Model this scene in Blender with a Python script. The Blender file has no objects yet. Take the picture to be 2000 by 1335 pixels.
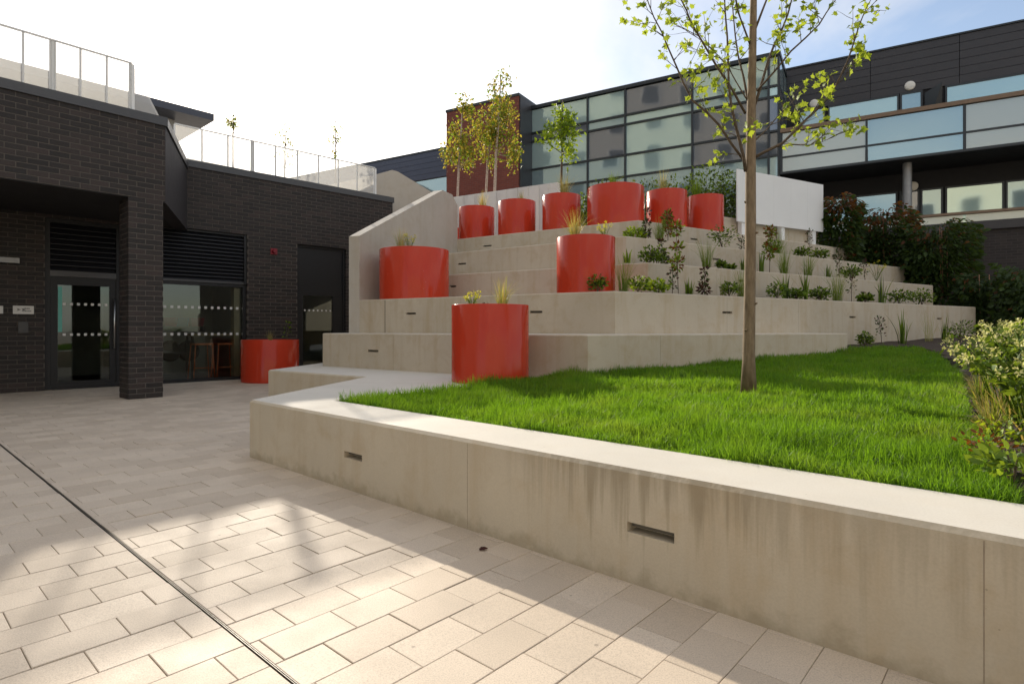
import bpy, math, random
import numpy as np
from mathutils import Vector, Matrix, noise as mnoise

rnd = random.Random(7)
nrnd = np.random.default_rng(11)
R = math.radians

# ------------------------------------------------------------------ camera, sky, sun, exposure
scene = bpy.context.scene
F, H0, CAMZ = 1141.0, 644.0, 1.0          # focal length in photo pixels, horizon row, eye height
SUN_EL, SUN_AZ = 24.4, 25.2                # sun elevation, degrees left of the view direction
cam_d = bpy.data.cameras.new("camera")
cam = bpy.data.objects.new("camera", cam_d)
scene.collection.objects.link(cam)
cam.location = (0, 0, CAMZ)
cam.rotation_euler = (R(90), 0, 0)
cam_d.sensor_width = 36.0
cam_d.lens = F / 2000 * 36.0
cam_d.shift_y = -(667.5 - H0) / 2000
cam_d.clip_start = 0.05
cam_d.clip_end = 2000
scene.camera = cam

world = bpy.data.worlds.new("World")
scene.world = world
world.use_nodes = True
wn, wl = world.node_tree.nodes, world.node_tree.links
wn.clear()
w_out = wn.new("ShaderNodeOutputWorld")
w_bg = wn.new("ShaderNodeBackground")
w_bg.inputs["Strength"].default_value = 0.15
sky = wn.new("ShaderNodeTexSky")
sky.sky_type = 'NISHITA'
sky.sun_disc = False
sky.sun_elevation = R(SUN_EL)
sky.sun_rotation = R(-SUN_AZ)
sky.altitude = 50
sky.air_density = 1.0
sky.dust_density = 1.0
sky.ozone_density = 1.2
tc = wn.new("ShaderNodeTexCoord")
sep = wn.new("ShaderNodeSeparateXYZ")
wl.new(tc.outputs["Generated"], sep.inputs[0])
def wmath(op, a, b=None, clamp=False):
    n = wn.new("ShaderNodeMath"); n.operation = op; n.use_clamp = clamp
    for i, x in enumerate((a, b)):
        if x is None: continue
        if isinstance(x, (int, float)): n.inputs[i].default_value = x
        else: wl.new(x, n.inputs[i])
    return n.outputs[0]
zc = wmath('ADD', wmath('MAXIMUM', sep.outputs[2], 0.0), 0.22)
comb = wn.new("ShaderNodeCombineXYZ")
wl.new(wmath('DIVIDE', sep.outputs[0], zc), comb.inputs[0])
wl.new(wmath('DIVIDE', sep.outputs[1], zc), comb.inputs[1])
cn = wn.new("ShaderNodeTexNoise")
cn.inputs["Scale"].default_value = 1.1
cn.inputs["Detail"].default_value = 7.0
cn.inputs["Roughness"].default_value = 0.56
cn.inputs["Distortion"].default_value = 0.35
wl.new(comb.outputs[0], cn.inputs["Vector"])
cr = wn.new("ShaderNodeValToRGB")
cr.color_ramp.elements[0].position = 0.38; cr.color_ramp.elements[0].color = (0.10, 0.10, 0.10, 1)
cr.color_ramp.elements[1].position = 0.64; cr.color_ramp.elements[1].color = (1, 1, 1, 1)
wl.new(cn.outputs["Fac"], cr.inputs[0])
cmix = wn.new("ShaderNodeMixRGB")
# clouds scatter forward: brighter towards the sun
sdot = wn.new("ShaderNodeVectorMath"); sdot.operation = 'DOT_PRODUCT'
wl.new(tc.outputs["Generated"], sdot.inputs[0])
sdot.inputs[1].default_value = (-math.sin(R(SUN_AZ)) * math.cos(R(SUN_EL)), math.cos(R(SUN_AZ)) * math.cos(R(SUN_EL)), math.sin(R(SUN_EL)))
fwd = wmath('ADD', wmath('MULTIPLY', wmath('POWER', wmath('MAXIMUM', sdot.outputs["Value"], 0.0), 20.0), 1.2), 1.0)
cbr = wn.new("ShaderNodeMixRGB"); cbr.blend_type = 'MULTIPLY'; cbr.inputs[0].default_value = 1.0
cbr.inputs[1].default_value = (6.5, 6.15, 5.75, 1)
wl.new(fwd, cbr.inputs[2])
wl.new(cbr.outputs[0], cmix.inputs[2])
wl.new(wmath('MULTIPLY', cr.outputs[0], 0.82), cmix.inputs[0])
wl.new(sky.outputs[0], cmix.inputs[1])
wl.new(cmix.outputs[0], w_bg.inputs["Color"])
wl.new(w_bg.outputs[0], w_out.inputs[0])

sun_d = bpy.data.lights.new("sun", 'SUN')
sun_d.energy = 4.2
sun_d.angle = R(0.6)
sun_d.color = (1.0, 0.89, 0.73)
sun = bpy.data.objects.new("sun", sun_d)
scene.collection.objects.link(sun)
S_DIR = Vector((-math.sin(R(SUN_AZ)) * math.cos(R(SUN_EL)), math.cos(R(SUN_AZ)) * math.cos(R(SUN_EL)), math.sin(R(SUN_EL))))
sun.rotation_euler = S_DIR.to_track_quat('Z', 'Y').to_euler()
sun.location = S_DIR * 60

scene.view_settings.view_transform = 'Standard'
scene.view_settings.look = 'None'
scene.view_settings.exposure = 0.35
scene.view_settings.gamma = 1.0
scene.render.engine = 'CYCLES'
scene.cycles.max_bounces = 8
scene.cycles.transparent_max_bounces = 16
scene.render.film_transparent = False

# ------------------------------------------------------------------ helpers
def at(u, v, Y):
    return Vector(((u - 1000) / F * Y, Y, CAMZ + (H0 - v) / F * Y))
def on_z(u, v, z):
    Y = (CAMZ - z) * F / (v - H0)
    return Vector(((u - 1000) / F * Y, Y, z))
def V2(x, y): return Vector((x, y))

class Frame:
    """vertical plane: origin O, ex along it (to the right in view), ey out of it towards the viewer"""
    def __init__(s, O, ex, ey):
        s.O, s.ex, s.ey = Vector(O), Vector(ex).normalized(), Vector(ey).normalized()
    def s_at(s, u, d=0.0):
        O = s.O + s.ey * d
        k = (u - 1000) / F
        return (k * O.y - O.x) / (s.ex.x - k * s.ex.y)
    def pt(s, x, d, z):
        p = s.O + s.ex * x + s.ey * d
        return Vector((p.x, p.y, z))
    def z_at(s, u, v, d=0.0):
        p = s.pt(s.s_at(u, d), d, 0)
        return CAMZ + (H0 - v) * p.y / F

def link(o): scene.collection.objects.link(o)
def tag(o, label=None, cat=None, group=None, kind=None):
    if label: o["label"] = label
    if cat: o["category"] = cat
    if group: o["group"] = group
    if kind: o["kind"] = kind
    return o
def empty(name, loc, label, cat, group=None):
    o = bpy.data.objects.new(name, None)
    o.empty_display_size = 0.1
    link(o); o.location = loc
    return tag(o, label, cat, group)
def wloc(o):
    p = Vector((0, 0, 0))
    while o is not None:
        p = p + o.location; o = o.parent
    return p

class MB:
    def __init__(s): s.v, s.f, s.m = [], [], []
    def add(s, verts, faces, mi=0):
        b = len(s.v)
        s.v += [tuple(p) for p in verts]
        s.f += [tuple(i + b for i in f) for f in faces]
        s.m += [mi] * len(faces)
    def quad(s, a, b, c, d, mi=0): s.add([a, b, c, d], [(0, 1, 2, 3)], mi)
    def hexa(s, p, mi=0):
        s.add(p, [(3, 2, 1, 0), (4, 5, 6, 7), (0, 1, 5, 4), (1, 2, 6, 5), (2, 3, 7, 6), (3, 0, 4, 7)], mi)
    def box(s, x0, x1, y0, y1, z0, z1, mi=0):
        s.hexa([(x0, y0, z0), (x1, y0, z0), (x1, y1, z0), (x0, y1, z0), (x0, y0, z1), (x1, y0, z1), (x1, y1, z1), (x0, y1, z1)], mi)
    def fbox(s, fr, s0, s1, d0, d1, z0, z1, mi=0):
        """box in a Frame: along s0..s1, out d0..d1 (d1 nearer to the viewer)"""
        s.hexa([fr.pt(s0, d1, z0), fr.pt(s1, d1, z0), fr.pt(s1, d0, z0), fr.pt(s0, d0, z0),
                fr.pt(s0, d1, z1), fr.pt(s1, d1, z1), fr.pt(s1, d0, z1), fr.pt(s0, d0, z1)], mi)
    def prism(s, poly, z0, z1, chamfer=0.0, mi=0, bottom=True):
        n = len(poly)
        if chamfer:
            ins = inset(poly, chamfer)
            rings = [[(p[0], p[1], z0) for p in poly], [(p[0], p[1], z1 - chamfer) for p in poly], [(p[0], p[1], z1) for p in ins]]
        else:
            rings = [[(p[0], p[1], z0) for p in poly], [(p[0], p[1], z1) for p in poly]]
        vs = sum(rings, [])
        fs = []
        for r in range(len(rings) - 1):
            for i in range(n):
                j = (i + 1) % n
                fs.append((r * n + i, r * n + j, (r + 1) * n + j, (r + 1) * n + i))
        fs.append(tuple(range((len(rings) - 1) * n, len(rings) * n)))
        if bottom: fs.append(tuple(reversed(range(n))))
        s.add(vs, fs, mi)
    def tube(s, pts, radii, n=8, mi=0, cap=True):
        pts = [Vector(p) for p in pts]
        if isinstance(radii, (int, float)): radii = [radii] * len(pts)
        vs, fs = [], []
        ref = Vector((0.31, 0.17, 0.93))
        for i, p in enumerate(pts):
            t = (pts[min(i + 1, len(pts) - 1)] - pts[max(i - 1, 0)]).normalized()
            a = t.cross(ref)
            if a.length < 0.05: a = t.cross(Vector((1, 0, 0)))
            a.normalize(); b = t.cross(a)
            for k in range(n):
                th = 2 * math.pi * k / n
                vs.append(p + (a * math.cos(th) + b * math.sin(th)) * radii[i])
        for i in range(len(pts) - 1):
            for k in range(n):
                l = (k + 1) % n
                fs.append((i * n + k, i * n + l, (i + 1) * n + l, (i + 1) * n + k))
        if cap:
            fs.append(tuple(reversed(range(n)))); fs.append(tuple((len(pts) - 1) * n + k for k in range(n)))
        s.add(vs, fs, mi)
    def lathe(s, c, prof, n=64, mi=0):
        """prof: list of (r, z)"""
        vs, fs = [], []
        for r, z in prof:
            for k in range(n):
                th = 2 * math.pi * k / n
                vs.append((c[0] + r * math.cos(th), c[1] + r * math.sin(th), z))
        for i in range(len(prof) - 1):
            for k in range(n):
                l = (k + 1) % n
                fs.append((i * n + k, i * n + l, (i + 1) * n + l, (i + 1) * n + k))
        s.add(vs, fs, mi)
    def build(s, name, mats, parent=None, smooth=False, origin=None, sharp=None):
        if not isinstance(mats, (list, tuple)): mats = [mats]
        va = np.array(s.v, dtype=np.float64).reshape(-1, 3)
        if parent is not None: org = wloc(parent)
        elif origin is not None: org = Vector(origin)
        else: org = Vector(((va[:, 0].min() + va[:, 0].max()) / 2, (va[:, 1].min() + va[:, 1].max()) / 2, va[:, 2].min()))
        va = va - np.array(org)
        me = bpy.data.meshes.new(name)
        me.from_pydata(va.tolist(), [], s.f)
        for m in mats: me.materials.append(m)
        if len(mats) > 1: me.polygons.foreach_set("material_index", np.array(s.m, dtype=np.int32))
        if smooth:
            me.polygons.foreach_set("use_smooth", np.ones(len(s.f), dtype=bool))
            if sharp: me.set_sharp_from_angle(angle=R(sharp))
        me.update()
        o = bpy.data.objects.new(name, me)
        link(o)
        if parent is not None: o.parent = parent
        else: o.location = org
        return o

def inset(poly, d):
    n = len(poly); out = []
    area = sum(poly[i][0] * poly[(i + 1) % n][1] - poly[(i + 1) % n][0] * poly[i][1] for i in range(n))
    sg = 1 if area > 0 else -1
    for i in range(n):
        p0, p1, p2 = Vector(poly[i - 1][:2]), Vector(poly[i][:2]), Vector(poly[(i + 1) % n][:2])
        e1, e2 = (p1 - p0).normalized(), (p2 - p1).normalized()
        n1, n2 = Vector((-e1.y, e1.x)) * sg, Vector((-e2.y, e2.x)) * sg
        k = 1 + n1.dot(n2)
        m = (n1 + n2) / max(k, 0.3)
        out.append(tuple(p1 + m * d))
    return out
def ccw(poly):
    n = len(poly)
    a = sum(poly[i][0] * poly[(i + 1) % n][1] - poly[(i + 1) % n][0] * poly[i][1] for i in range(n))
    return list(poly) if a > 0 else list(reversed(poly))
def isect(p, d, q, e):
    """line p+t d with line q+s e (2d)"""
    cr_ = d[0] * e[1] - d[1] * e[0]
    t = ((q[0] - p[0]) * e[1] - (q[1] - p[1]) * e[0]) / cr_
    return Vector((p[0] + d[0] * t, p[1] + d[1] * t))
def u_on_line(u, p, d):
    return isect(p, d, (0, 0), ((u - 1000) / F, 1.0))

# ------------------------------------------------------------------ materials
class Mat:
    def __init__(s, name):
        s.m = bpy.data.materials.new(name); s.m.use_nodes = True
        s.n, s.l = s.m.node_tree.nodes, s.m.node_tree.links
        s.b = s.n["Principled BSDF"]; s.o = s.n["Material Output"]
        s.geo = s.n.new("ShaderNodeNewGeometry")
    def set(s, **k):
        for kk, vv in k.items():
            i = s.b.inputs[kk.replace("_", " ")]
            if hasattr(vv, "links"): s.l.new(vv, i)
            else: i.default_value = vv
        return s
    def math(s, op, a, b=None, c=None, clamp=False):
        n = s.n.new("ShaderNodeMath"); n.operation = op; n.use_clamp = clamp
        for i, x in enumerate((a, b, c)):
            if x is None: continue
            if isinstance(x, (int, float)): n.inputs[i].default_value = x
            else: s.l.new(x, n.inputs[i])
        return n.outputs[0]
    def mapped(s, scale=(1, 1, 1), loc=(0, 0, 0), rot=(0, 0, 0), src=None):
        n = s.n.new("ShaderNodeMapping")
        n.inputs["Scale"].default_value = scale; n.inputs["Location"].default_value = loc; n.inputs["Rotation"].default_value = rot
        s.l.new(src if src is not None else s.geo.outputs["Position"], n.inputs["Vector"])
        return n.outputs[0]
    def noise(s, scale, detail=4, rough=0.55, vec=None, dist=0.0):
        n = s.n.new("ShaderNodeTexNoise")
        n.inputs["Scale"].default_value = scale; n.inputs["Detail"].default_value = detail
        n.inputs["Roughness"].default_value = rough; n.inputs["Distortion"].default_value = dist
        s.l.new(vec if vec is not None else s.geo.outputs["Position"], n.inputs["Vector"])
        return n.outputs["Fac"]
    def ramp(s, fac, stops):
        n = s.n.new("ShaderNodeValToRGB"); e = n.color_ramp.elements
        while len(e) < len(stops): e.new(0.5)
        for i, (p, c) in enumerate(stops):
            e[i].position = p
            e[i].color = (c, c, c, 1) if isinstance(c, (int, float)) else (*c, 1)
        s.l.new(fac, n.inputs[0])
        return n.outputs[0]
    def mix(s, fac, a, b, mode='MIX'):
        n = s.n.new("ShaderNodeMixRGB"); n.blend_type = mode
        for i, x in enumerate((fac, a, b)):
            if isinstance(x, (int, float)): n.inputs[i].default_value = x
            elif isinstance(x, tuple): n.inputs[i].default_value = (*x, 1)
            else: s.l.new(x, n.inputs[i])
        return n.outputs[0]
    def bump(s, h, strength=0.3, dist=0.01):
        n = s.n.new("ShaderNodeBump"); n.inputs["Strength"].default_value = strength; n.inputs["Distance"].default_value = dist
        s.l.new(h, n.inputs["Height"]); s.l.new(n.outputs[0], s.b.inputs["Normal"])
    def rand(s):
        oi = s.n.new("ShaderNodeObjectInfo")
        return s.math('FRACT', s.math('ADD', oi.outputs["Random"], s.geo.outputs["Random Per Island"]))
    def z(s):
        n = s.n.new("ShaderNodeSeparateXYZ"); s.l.new(s.geo.outputs["Position"], n.inputs[0]); return n.outputs[2]

def plain(name, col, rough=0.6, var=0.12, scale=6.0, metallic=0.0, bump=0.0, **k):
    m = Mat(name)
    n = m.noise(scale, 5, 0.6)
    c = m.mix(n, tuple(x * (1 - var) for x in col), tuple(min(1, x * (1 + var)) for x in col))
    m.set(Base_Color=c, Roughness=m.math('ADD', m.math('MULTIPLY', m.noise(scale * 3, 3), 0.16), rough - 0.08), Metallic=metallic)
    if k: m.set(**k)
    if bump: m.bump(m.noise(scale * 8, 4), bump, 0.006)
    return m.m

def concrete(name, base, drips=0.0, ztop=0.45, stain=0.35, dripspan=0.33):
    m = Mat(name)
    big = m.noise(0.9, 5, 0.6)
    mid = m.noise(5.0, 6, 0.62, dist=0.4)
    streak = m.noise(1.0, 4, 0.6, m.mapped((7, 7, 0.55)))
    fine = m.noise(120, 3, 0.6)
    c = m.mix(m.ramp(big, [(0.3, 0.0), (0.72, 1.0)]), tuple(x * 0.9 for x in base), tuple(x * 1.07 for x in base))
    warm = (base[0] * 0.80, base[1] * 0.70, base[2] * 0.56)
    c = m.mix(m.math('MULTIPLY', m.ramp(mid, [(0.48, 0.0), (0.75, 1.0)]), stain), c, warm)
    c = m.mix(m.math('MULTIPLY', m.ramp(streak, [(0.5, 0.0), (0.72, 1.0)]), stain * 0.9), c, warm)
    c = m.mix(m.math('MULTIPLY', m.ramp(fine, [(0.35, 1.0), (0.6, 0.0)]), 0.16), c, tuple(x * 0.6 for x in base))
    holes = m.n.new("ShaderNodeTexVoronoi"); holes.inputs["Scale"].default_value = 26
    m.l.new(m.geo.outputs["Position"], holes.inputs["Vector"])
    hm = m.math('LESS_THAN', holes.outputs["Distance"], m.math('MULTIPLY', m.ramp(mid, [(0.52, 0.0), (0.75, 1.0)]), 0.16))
    c = m.mix(m.math('MULTIPLY', hm, 0.55), c, tuple(x * 0.45 for x in base))
    if drips:
        d1 = m.noise(1.0, 3, 0.7, m.mapped((19, 19, 0.9)))
        dp = m.n.new("ShaderNodeVectorMath"); dp.operation = 'DOT_PRODUCT'; dp.inputs[1].default_value = (0.742, -0.670, 0)
        m.l.new(m.geo.outputs["Position"], dp.inputs[0])
        along = m.math('ADD', dp.outputs["Value"], m.math('MULTIPLY', m.noise(1.6, 3), 0.5))
        d2 = m.ramp(m.math('MULTIPLY', m.math('ADD', along, 5.0), 0.1), [(0.25, 0.28), (0.335, 0.43), (0.375, 0.66), (0.44, 0.66), (0.48, 0.50), (0.55, 0.54)])
        fall = m.math('MULTIPLY', m.math('SUBTRACT', m.z(), ztop - dripspan), 1.0 / dripspan, clamp=True)
        thr = m.math('SUBTRACT', m.math('ADD', d1, m.math('MULTIPLY', fall, 0.30)), 0.62)
        dm = m.math('MULTIPLY', m.math('MULTIPLY', thr, 5.0, clamp=True), m.ramp(d2, [(0.42, 0.0), (0.6, 1.0)]))
        c = m.mix(m.math('MULTIPLY', dm, drips), c, (base[0] * 0.36, base[1] * 0.33, base[2] * 0.26))
    if drips:
        lo = m.math('MULTIPLY', m.math('SUBTRACT', 0.13, m.z()), 8.0, clamp=True)
        lm_ = m.math('MULTIPLY', m.math('SUBTRACT', m.math('ADD', m.noise(9, 5, 0.65), m.math('MULTIPLY', lo, 0.45)), 0.72), 4.0, clamp=True)
        c = m.mix(m.math('MULTIPLY', lm_, 0.5), c, (base[0] * 0.5, base[1] * 0.47, base[2] * 0.40))
    m.set(Base_Color=c, Roughness=m.math('ADD', 0.62, m.math('MULTIPLY', mid, 0.25)))
    m.b.inputs["Specular IOR Level"].default_value = 0.35
    h = m.math('ADD', m.math('MULTIPLY', mid, 0.6), m.math('MULTIPLY', fine, 0.25))
    m.bump(h, 0.22, 0.008)
    return m.m

CONC = (0.53, 0.466, 0.365)
M = {}
M['conc_wall'] = concrete('concrete_seat_wall', (0.55, 0.485, 0.375), drips=0.5, ztop=0.45, stain=0.5)
M['conc'] = concrete('concrete_tier', CONC, drips=0.0, stain=0.62)
M['conc_light'] = concrete('concrete_flank', (0.50, 0.46, 0.395), drips=0.0, stain=0.35)
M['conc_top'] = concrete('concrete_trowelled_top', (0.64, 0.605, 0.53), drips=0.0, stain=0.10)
M['conc_dark'] = plain('concrete_recess', (0.12, 0.11, 0.09), 0.9, 0.2, 20)

def paver_mat():
    m = Mat('paver_stone')
    r = m.rand()
    base = m.mix(r, (0.54, 0.448, 0.345), (0.67, 0.568, 0.450))
    grain = m.noise(210, 3, 0.7)
    blot = m.noise(3.2, 5, 0.6)
    c = m.mix(m.math('MULTIPLY', m.ramp(grain, [(0.36, 1.0), (0.52, 0.0)]), 0.40), base, (0.25, 0.21, 0.17))
    c = m.mix(m.math('MULTIPLY', m.ramp(grain, [(0.58, 0.0), (0.72, 1.0)]), 0.4), c, (0.74, 0.69, 0.60))
    c = m.mix(m.math('MULTIPLY', m.ramp(blot, [(0.42, 0.0), (0.72, 1.0)]), 0.26), c, (0.36, 0.31, 0.25))
    spot = m.n.new("ShaderNodeTexVoronoi"); spot.inputs["Scale"].default_value = 5.0
    m.l.new(m.geo.outputs["Position"], spot.inputs["Vector"])
    sm = m.math('LESS_THAN', spot.outputs["Distance"], 0.035)
    c = m.mix(m.math('MULTIPLY', sm, 0.5), c, (0.16, 0.13, 0.1))
    m.set(Base_Color=c, Roughness=m.math('ADD', 0.5, m.math('MULTIPLY', blot, 0.25)))
    m.b.inputs["Specular IOR Level"].default_value = 0.4
    m.bump(m.math('ADD', grain, m.math('MULTIPLY', m.noise(60, 3), 0.5)), 0.25, 0.003)
    return m.m
M['paver'] = paver_mat()
M['joint'] = plain('joint_sand', (0.30, 0.245, 0.185), 0.95, 0.35, 30, bump=0.3)

def brick_mat(name, c0, c1, c2):
    m = Mat(name)
    r = m.rand()
    c = m.ramp(r, [(0.0, c0), (0.55, c1), (1.0, c2)])
    n = m.noise(38, 4, 0.65)
    c = m.mix(m.math('MULTIPLY', n, 0.5), c, tuple(x * 0.45 for x in c1))
    m.set(Base_Color=c, Roughness=m.math('ADD', 0.55, m.math('MULTIPLY', n, 0.3)))
    m.bump(n, 0.4, 0.004)
    return m.m
M['brick'] = brick_mat('dark_brick', (0.015, 0.012, 0.011), (0.026, 0.020, 0.0175), (0.046, 0.031, 0.027))
M['mortar'] = plain('mortar', (0.105, 0.092, 0.080), 0.95, 0.2, 40)

def texbrick(name, c1, c2, mort, ang, bw=0.225, rh=0.075):
    m = Mat(name)
    mp = m.mapped((1, 1, 1), rot=(0, 0, -ang))
    sp = m.n.new("ShaderNodeSeparateXYZ"); m.l.new(mp, sp.inputs[0])
    cb = m.n.new("ShaderNodeCombineXYZ")
    m.l.new(m.math('ADD', sp.outputs[0], sp.outputs[1]), cb.inputs[0]); m.l.new(sp.outputs[2], cb.inputs[1])
    b = m.n.new("ShaderNodeTexBrick")
    b.inputs["Scale"].default_value = 1.0
    b.inputs["Brick Width"].default_value = bw; b.inputs["Row Height"].default_value = rh
    b.inputs["Mortar Size"].default_value = 0.006
    b.inputs["Color1"].default_value = (*c1, 1); b.inputs["Color2"].default_value = (*c2, 1); b.inputs["Mortar"].default_value = (*mort, 1)
    m.l.new(cb.outputs[0], b.inputs["Vector"])
    c = m.mix(m.math('MULTIPLY', m.noise(2.0, 4), 0.35), b.outputs["Color"], tuple(x * 0.55 for x in c1))
    m.set(Base_Color=c, Roughness=0.85)
    m.bump(m.math('SUBTRACT', 1.0, b.outputs["Fac"]), 0.5, 0.006)
    return m.m
G_ANG = math.atan2(-0.5108, 0.8597)
M['red_brick'] = texbrick('red_brick', (0.22, 0.055, 0.035), (0.16, 0.04, 0.028), (0.16, 0.09, 0.07), G_ANG)
M['base_brick'] = texbrick('retaining_brick', (0.032, 0.026, 0.024), (0.045, 0.036, 0.032), (0.06, 0.05, 0.045), G_ANG)

def paint(name, col, rough=0.13, coat=0.0):
    m = Mat(name)
    n = m.noise(1.6, 5, 0.6); dust = m.noise(14, 5, 0.7)
    c = m.mix(m.math('MULTIPLY', n, 0.3), col, tuple(x * 0.78 for x in col))
    c = m.mix(m.math('MULTIPLY', m.ramp(dust, [(0.6, 0.0), (0.85, 1.0)]), 0.06), c, (0.45, 0.30, 0.24))
    sp = m.n.new("ShaderNodeTexVoronoi"); sp.inputs["Scale"].default_value = 7
    m.l.new(m.geo.outputs["Position"], sp.inputs["Vector"])
    c = m.mix(m.math('MULTIPLY', m.math('LESS_THAN', sp.outputs["Distance"], 0.03), 0.5), c, (0.6, 0.45, 0.38))
    m.set(Base_Color=c, Roughness=m.math('ADD', rough, m.math('MULTIPLY', dust, 0.06)))
    m.b.inputs["Coat Weight"].default_value = coat
    m.b.inputs["Specular IOR Level"].default_value = 0.26
    m.b.inputs["Coat Roughness"].default_value = 0.08
    wav = m.noise(1.0, 2, 0.5, m.mapped((9, 9, 0.25)))
    m.bump(wav, 0.22, 0.02)
    return m.m
M['red'] = paint('red_gloss_paint', (0.50, 0.046, 0.019))
M['soil'] = plain('soil', (0.05, 0.032, 0.02), 0.95, 0.5, 25, bump=0.8)
M['dark_metal'] = plain('dark_metal', (0.006, 0.0066, 0.008), 0.55, 0.15, 8)
M['coping'] = plain('coping_metal', (0.055, 0.055, 0.058), 0.4, 0.08, 2)
M['panel'] = plain('dark_return_panel', (0.026, 0.022, 0.023), 0.7, 0.12, 3)
M['louvre'] = plain('louvre_metal', (0.013, 0.0135, 0.017), 0.5, 0.12, 6)
M['steel'] = plain('brushed_steel', (0.55, 0.55, 0.54), 0.3, 0.1, 20, metallic=1.0)
M['galv'] = plain('galvanised_steel', (0.30, 0.30, 0.30), 0.5, 0.25, 12, metallic=0.5)
M['slot'] = plain('drain_slot', (0.010, 0.010, 0.010), 0.8, 0.3, 30)
M['drain'] = plain('drain_edge', (0.085, 0.075, 0.062), 0.5, 0.25, 25, metallic=0.3)
M['white'] = plain('white_metal', (0.80, 0.80, 0.78), 0.5, 0.05, 2)
M['sign'] = plain('sign_plate', (0.62, 0.61, 0.58), 0.4, 0.04, 5)
M['print'] = plain('sign_print', (0.12, 0.12, 0.11), 0.6, 0.1, 5)
M['teal'] = plain('teal_notice', (0.12, 0.42, 0.36), 0.5, 0.05, 5)
M['dots'] = plain('film_dots', (0.62, 0.62, 0.60), 0.6, 0.05, 5)
M['interior'] = plain('interior_wall', (0.42, 0.41, 0.37), 0.8, 0.08, 1.5)
M['interior_floor'] = plain('interior_floor', (0.2, 0.19, 0.17), 0.5, 0.1, 3)
M['machine'] = plain('machine_white', (0.6, 0.6, 0.58), 0.4, 0.05, 3)
M['machine_dark'] = plain('machine_dark', (0.02, 0.02, 0.025), 0.3, 0.1, 3)
M['orange'] = plain('orange_steel', (0.75, 0.22, 0.09), 0.45, 0.08, 5)
M['wood'] = plain('pale_wood', (0.45, 0.36, 0.24), 0.5, 0.2, 9)
M['rail_wood'] = plain('rail_wood', (0.20, 0.13, 0.08), 0.6, 0.2, 9)
M['pink'] = plain('pink_basket', (0.55, 0.06, 0.12), 0.5, 0.1, 4)
M['blue'] = plain('blue_basket', (0.03, 0.22, 0.5), 0.5, 0.1, 4)
M['alarm'] = plain('alarm_red', (0.20, 0.010, 0.018), 0.4, 0.05, 4)
M['roof_blue'] = plain('roof_fascia', (0.050, 0.055, 0.075), 0.45, 0.1, 2)
M['render_grey'] = plain('grey_render', (0.40, 0.39, 0.37), 0.85, 0.08, 1.2)
M['clad'] = plain('dark_cladding', (0.034, 0.031, 0.033), 0.48, 0.22, 1.2)
M['clad_blue'] = plain('blue_cladding', (0.055, 0.065, 0.10), 0.5, 0.15, 1.0)
M['mullion'] = plain('mullion', (0.022, 0.027, 0.030), 0.4, 0.1, 4)
M['soffit'] = plain('soffit', (0.018, 0.017, 0.018), 0.8, 0.1, 2)
M['room'] = plain('dark_room', (0.10, 0.10, 0.10), 0.9, 0.2, 0.7)
M['curtain'] = plain('curtain', (0.52, 0.50, 0.46), 0.9, 0.12, 3)
M['lampw'] = plain('bulkhead_lamp', (0.72, 0.69, 0.62), 0.5, 0.04, 4)
M['far_render'] = plain('pale_render', (0.62, 0.57, 0.49), 0.85, 0.06, 0.6)
M['far_window'] = plain('far_window_glass', (0.03, 0.045, 0.055), 0.08, 0.1, 0.5)
M['cane'] = plain('bamboo_cane', (0.30, 0.15, 0.08), 0.7, 0.2, 8)
M['ground'] = plain('ground_paving', (0.40, 0.35, 0.29), 0.85, 0.15, 2.0)

def glass(name, tint, refl=1.0, trans=0.7, rough=0.0):
    m = Mat(name)
    m.n.remove(m.b)
    t = m.n.new("ShaderNodeBsdfTransparent"); t.inputs[0].default_value = (*[c * trans for c in tint], 1)
    g = m.n.new("ShaderNodeBsdfGlossy"); g.inputs["Color"].default_value = (0.96, 1.0, 0.98, 1); g.inputs["Roughness"].default_value = rough
    fr = m.n.new("ShaderNodeFresnel"); fr.inputs[0].default_value = 1.5
    bm = m.n.new("ShaderNodeBump"); bm.inputs["Strength"].default_value = 0.05; bm.inputs["Distance"].default_value = 0.05
    m.l.new(m.noise(0.9, 2, 0.4), bm.inputs["Height"]); m.l.new(bm.outputs[0], g.inputs["Normal"])
    mx = m.n.new("ShaderNodeMixShader")
    m.l.new(m.math('MULTIPLY', fr.outputs[0], refl, clamp=True), mx.inputs[0])
    m.l.new(t.outputs[0], mx.inputs[1]); m.l.new(g.outputs[0], mx.inputs[2])
    m.l.new(mx.outputs[0], m.o.inputs[0])
    return m.m
M['glass'] = glass('window_glass', (0.92, 0.97, 0.95), 1.3, 0.85)
def coated(name, col, metal, rough, wob=0.06):
    m = Mat(name)
    m.set(Base_Color=m.mix(m.math('MULTIPLY', m.noise(0.5, 3), 0.25), col, tuple(c * 0.8 for c in col)), Metallic=metal, Roughness=rough)
    m.bump(m.noise(0.8, 2, 0.4), wob, 0.05)
    return m.m
M['glass_pale'] = coated('coated_glass_pale', (0.52, 0.67, 0.63), 0.55, 0.05)
M['glass_mid'] = coated('coated_glass_mid', (0.38, 0.50, 0.51), 0.6, 0.04)
M['glass_dark'] = coated('coated_glass_dark', (0.24, 0.255, 0.275), 0.6, 0.04)
M['glass_white'] = coated('whitish_balustrade_glass', (0.50, 0.54, 0.50), 0.3, 0.16, 0.03)  # whitish reflection is put into the balustrade glass colour

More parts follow.
